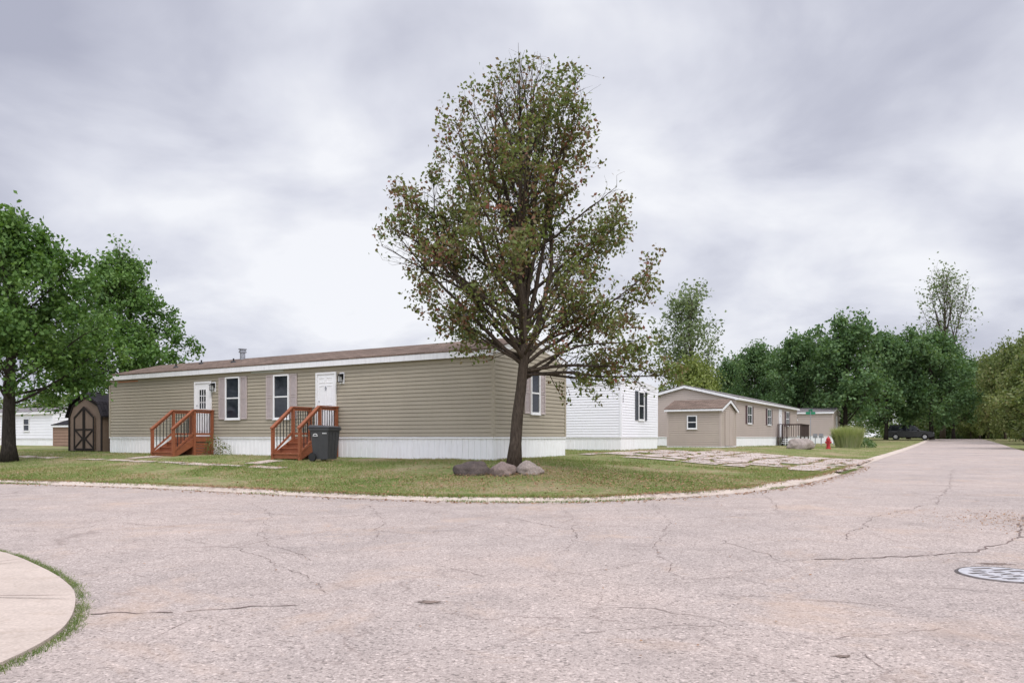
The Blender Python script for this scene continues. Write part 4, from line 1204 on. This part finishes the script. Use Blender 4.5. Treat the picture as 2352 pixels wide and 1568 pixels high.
place(1592,830,70,72,lime,'rounded yellow green tree behind the beige home',7,3.4,None,'small_tree')
place(1690,835,98,45,yel,'yellow green tree beyond the homes',7,3.4,None,'small_tree')
place(1072,738,52,48,popA,'green tree top behind the tan home',14,3.0,None,'poplar_tree')
for i,(px,top,Y,hw) in enumerate([(2345,786,78,70),(2400,794,64,80),(2310,808,92,60),(2270,824,104,60),(2352,840,70,55),(2318,900,84,36),(2250,840,118,60),(2215,860,128,60),(2290,840,128,70),(2425,860,50,110),(2200,930,122,36),(2245,915,124,40),(2285,925,120,38),(2230,955,116,26)]):
    place(px,top,Y,hw,yel if i!=11 else farA,'overgrown olive green shrub along the road',7 if i!=11 else 12,3.4 if i!=11 else 4.2,'shrubs along the road','shrub')
cl=[]
rgw=np.random.default_rng(5)
for i in range(360):
    px=rgw.uniform(1480,2700); Y=rgw.uniform(125,160); X=(px-1176)/1700*Y
    z=rgw.uniform(.5,1)**1.0*rgw.uniform(2,11); r=rgw.uniform(1.0,2.4)
    k=150; d=rgw.normal(0,1,(k,3)); d/=np.linalg.norm(d,axis=1)[:,None]
    cl.append(np.array([X,Y,z+.5])+d*r*rgw.uniform(.6,1.05,(k,1)))
for i in range(170):
    px=rgw.uniform(2080,2420); Y=rgw.uniform(121,132); X=(px-1176)/1700*Y
    z=rgw.uniform(.3,4.5); r=rgw.uniform(.9,1.6); k=130
    d=rgw.normal(0,1,(k,3)); d/=np.linalg.norm(d,axis=1)[:,None]
    cl.append(np.array([X,Y,z+.6])+d*r*rgw.uniform(.6,1.05,(k,1)))
for i in range(200):
    px=rgw.uniform(-120,560); Y=rgw.uniform(85,110); X=(px-1176)/1700*Y
    z=rgw.uniform(.5,5); r=rgw.uniform(1.0,2.0); k=90
    d=rgw.normal(0,1,(k,3)); d/=np.linalg.norm(d,axis=1)[:,None]
    cl.append(np.array([X,Y,z+.5])+d*r*rgw.uniform(.6,1.05,(k,1)))
me=leaves_mesh('woodland',np.vstack(cl),.26,M['wood_leaf']); o=bpy.data.objects.new('woodland',me); COL.objects.link(o); o['kind']='stuff'

ox,oy=23.6,52.0
rg2=np.random.default_rng(3); mb=MB()
for i in range(4200):
    az=rg2.uniform(0,6.283); r=.75*math.sqrt(rg2.uniform(0,1)); bx_,by_=r*math.cos(az),r*math.sin(az)
    h=rg2.uniform(1.1,1.75)*(1-.22*r); out=rg2.uniform(.15,.7)*(.25+r)
    p0=Vector((bx_,by_,0)); p1=Vector((bx_+out*.45*math.cos(az),by_+out*.45*math.sin(az),h*.7)); p2=Vector((bx_+out*1.0*math.cos(az),by_+out*1.0*math.sin(az),h))
    s=Vector((-math.sin(az+rg2.normal(0,1)),math.cos(az),0))*.016
    mb.add([p0-s,p0+s,p1+s*.8,p1-s*.8,p2],[(0,1,2,3),(3,2,4)])
o=mb.obj('ornamental_grass',M['orn_grass'],fix=False); o.location=(ox,oy,zl(ox,oy)-.02); tag(o,'tall pale green ornamental grass clump on the lawn','plant')
def shrub(name,x,y,r,h,n,size,mat,label,cat='plant'):
    rg3=np.random.default_rng(int(abs(x*100)))
    d=rg3.normal(0,1,(n,3)); d/=np.linalg.norm(d,axis=1)[:,None]; d*=rg3.uniform(.3,1,(n,1))**.5
    d[:,2]=np.abs(d[:,2])
    me=leaves_mesh(name,d*np.array([r,r,h]),size,mat); o=bpy.data.objects.new(name,me); COL.objects.link(o)
    o.location=(x,y,zl(x,y))
    if label: tag(o,label,cat)
    else: o['kind']='stuff'
    return o
shrub('bush',25.4,53.5,.9,.75,900,.06,M['far_leaf'],'low green bush beside ornamental grass')
wx,wy=h1(L1-11.5,-.35); shrub('weeds',wx,wy,.35,.75,240,.035,M['pear_leaf'],None)
wx,wy=h1(L1-10.9,-.3); shrub('weeds',wx,wy,.25,.5,120,.03,M['pear_leaf'],None)

# ------------------------------------------------------------------ world
w=bpy.data.worlds.new("World"); scene.world=w; w.use_nodes=True
nt=w.node_tree; bg=nt.nodes['Background']
tc=N(nt,'ShaderNodeTexCoord'); nrm=N(nt,'ShaderNodeVectorMath',operation='NORMALIZE'); nt.links.new(tc.outputs['Generated'],nrm.inputs[0])
sx=N(nt,'ShaderNodeSeparateXYZ'); nt.links.new(nrm.outputs[0],sx.inputs[0])
zc=math_(nt,'ADD',math_(nt,'MAXIMUM',sx.outputs[2],0.0),0.30)
cx=math_(nt,'DIVIDE',sx.outputs[0],zc); cy=math_(nt,'DIVIDE',sx.outputs[1],zc)
cb=N(nt,'ShaderNodeCombineXYZ'); nt.links.new(cx,cb.inputs[0]); nt.links.new(math_(nt,'MULTIPLY',cy,1.0),cb.inputs[1]); cb.inputs[2].default_value=3.7
n1=noise_(nt,cb.outputs[0],0.8,5,.5,.5); n2=noise_(nt,cb.outputs[0],2.4,6,.52,.3)
f=math_(nt,'ADD',math_(nt,'MULTIPLY',math_(nt,'SUBTRACT',n1,.5),2.0),math_(nt,'MULTIPLY',math_(nt,'SUBTRACT',n2,.5),1.4))
f=math_(nt,'ADD',f,0.43)
def blob(px,py,amp,kk):
    d=Vector(((px-1176)/1700,1,(1003-py)/1700)).normalized()
    dt=N(nt,'ShaderNodeVectorMath',operation='DOT_PRODUCT'); nt.links.new(nrm.outputs[0],dt.inputs[0]); dt.inputs[1].default_value=d
    e=math_(nt,'EXPONENT',math_(nt,'MULTIPLY',math_(nt,'SUBTRACT',dt.outputs['Value'],1.0),kk))
    return math_(nt,'MULTIPLY',e,amp)
for b_ in ((2100,400,.34,30),(1700,520,.30,35),(600,560,.24,30),(1850,170,-.40,40),(250,150,-.30,14),(1250,80,.08,25),(650,720,.20,20),(1950,680,-.10,80),(150,330,-.14,40),(2300,60,-.20,40),(2250,620,.06,60),(1000,330,-.10,60)):
    f=math_(nt,'ADD',f,blob(*b_))
cl_=ramp(nt,f,[(0.05,(.46,.475,.58)),(0.33,(.59,.605,.705)),(0.57,(.755,.77,.855)),(0.85,(.94,.95,.995))])
sky=N(nt,'ShaderNodeTexSky'); sky.sky_type='NISHITA'; sky.sun_disc=False; sky.sun_elevation=math.radians(52); sky.sun_rotation=math.radians(150)
sk=mix(nt,1.0,sky.outputs[0],(.1,.1,.1),'MULTIPLY')
c=mix(nt,0.05,cl_,sk)
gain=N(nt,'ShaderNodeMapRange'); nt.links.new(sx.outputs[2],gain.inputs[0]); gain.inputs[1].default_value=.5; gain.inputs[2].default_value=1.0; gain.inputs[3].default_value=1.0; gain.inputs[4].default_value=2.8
g2_=N(nt,'ShaderNodeMapRange'); nt.links.new(sx.outputs[1],g2_.inputs[0]); g2_.inputs[1].default_value=.3; g2_.inputs[2].default_value=-.6; g2_.inputs[3].default_value=1.0; g2_.inputs[4].default_value=1.85  # added gain: unseen sky behind the camera brightened to light the walls facing it
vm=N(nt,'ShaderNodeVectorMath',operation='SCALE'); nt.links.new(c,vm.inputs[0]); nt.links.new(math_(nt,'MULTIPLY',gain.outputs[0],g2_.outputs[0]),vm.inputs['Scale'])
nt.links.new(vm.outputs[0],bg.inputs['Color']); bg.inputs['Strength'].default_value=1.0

sl=bpy.data.lights.new('sun','SUN'); sl.energy=1.5; sl.angle=math.radians(18); sl.color=(1,.94,.87)
so=bpy.data.objects.new('sun',sl); COL.objects.link(so)
az=math.radians(150); el=math.radians(52)
d=Vector((math.sin(az)*math.cos(el),math.cos(az)*math.cos(el),math.sin(el)))
so.rotation_euler=d.to_track_quat('Z','Y').to_euler()

cam=bpy.data.cameras.new('camera'); co=bpy.data.objects.new('camera',cam); COL.objects.link(co)
co.location=(0,0,EYE); co.rotation_euler=(math.radians(90),0,0)
cam.sensor_width=36; cam.lens=1700/2352*36; cam.shift_y=(1003-784)/2352; cam.clip_end=4000
scene.camera=co
scene.view_settings.view_transform='Standard'; scene.view_settings.look='None'; scene.view_settings.exposure=0
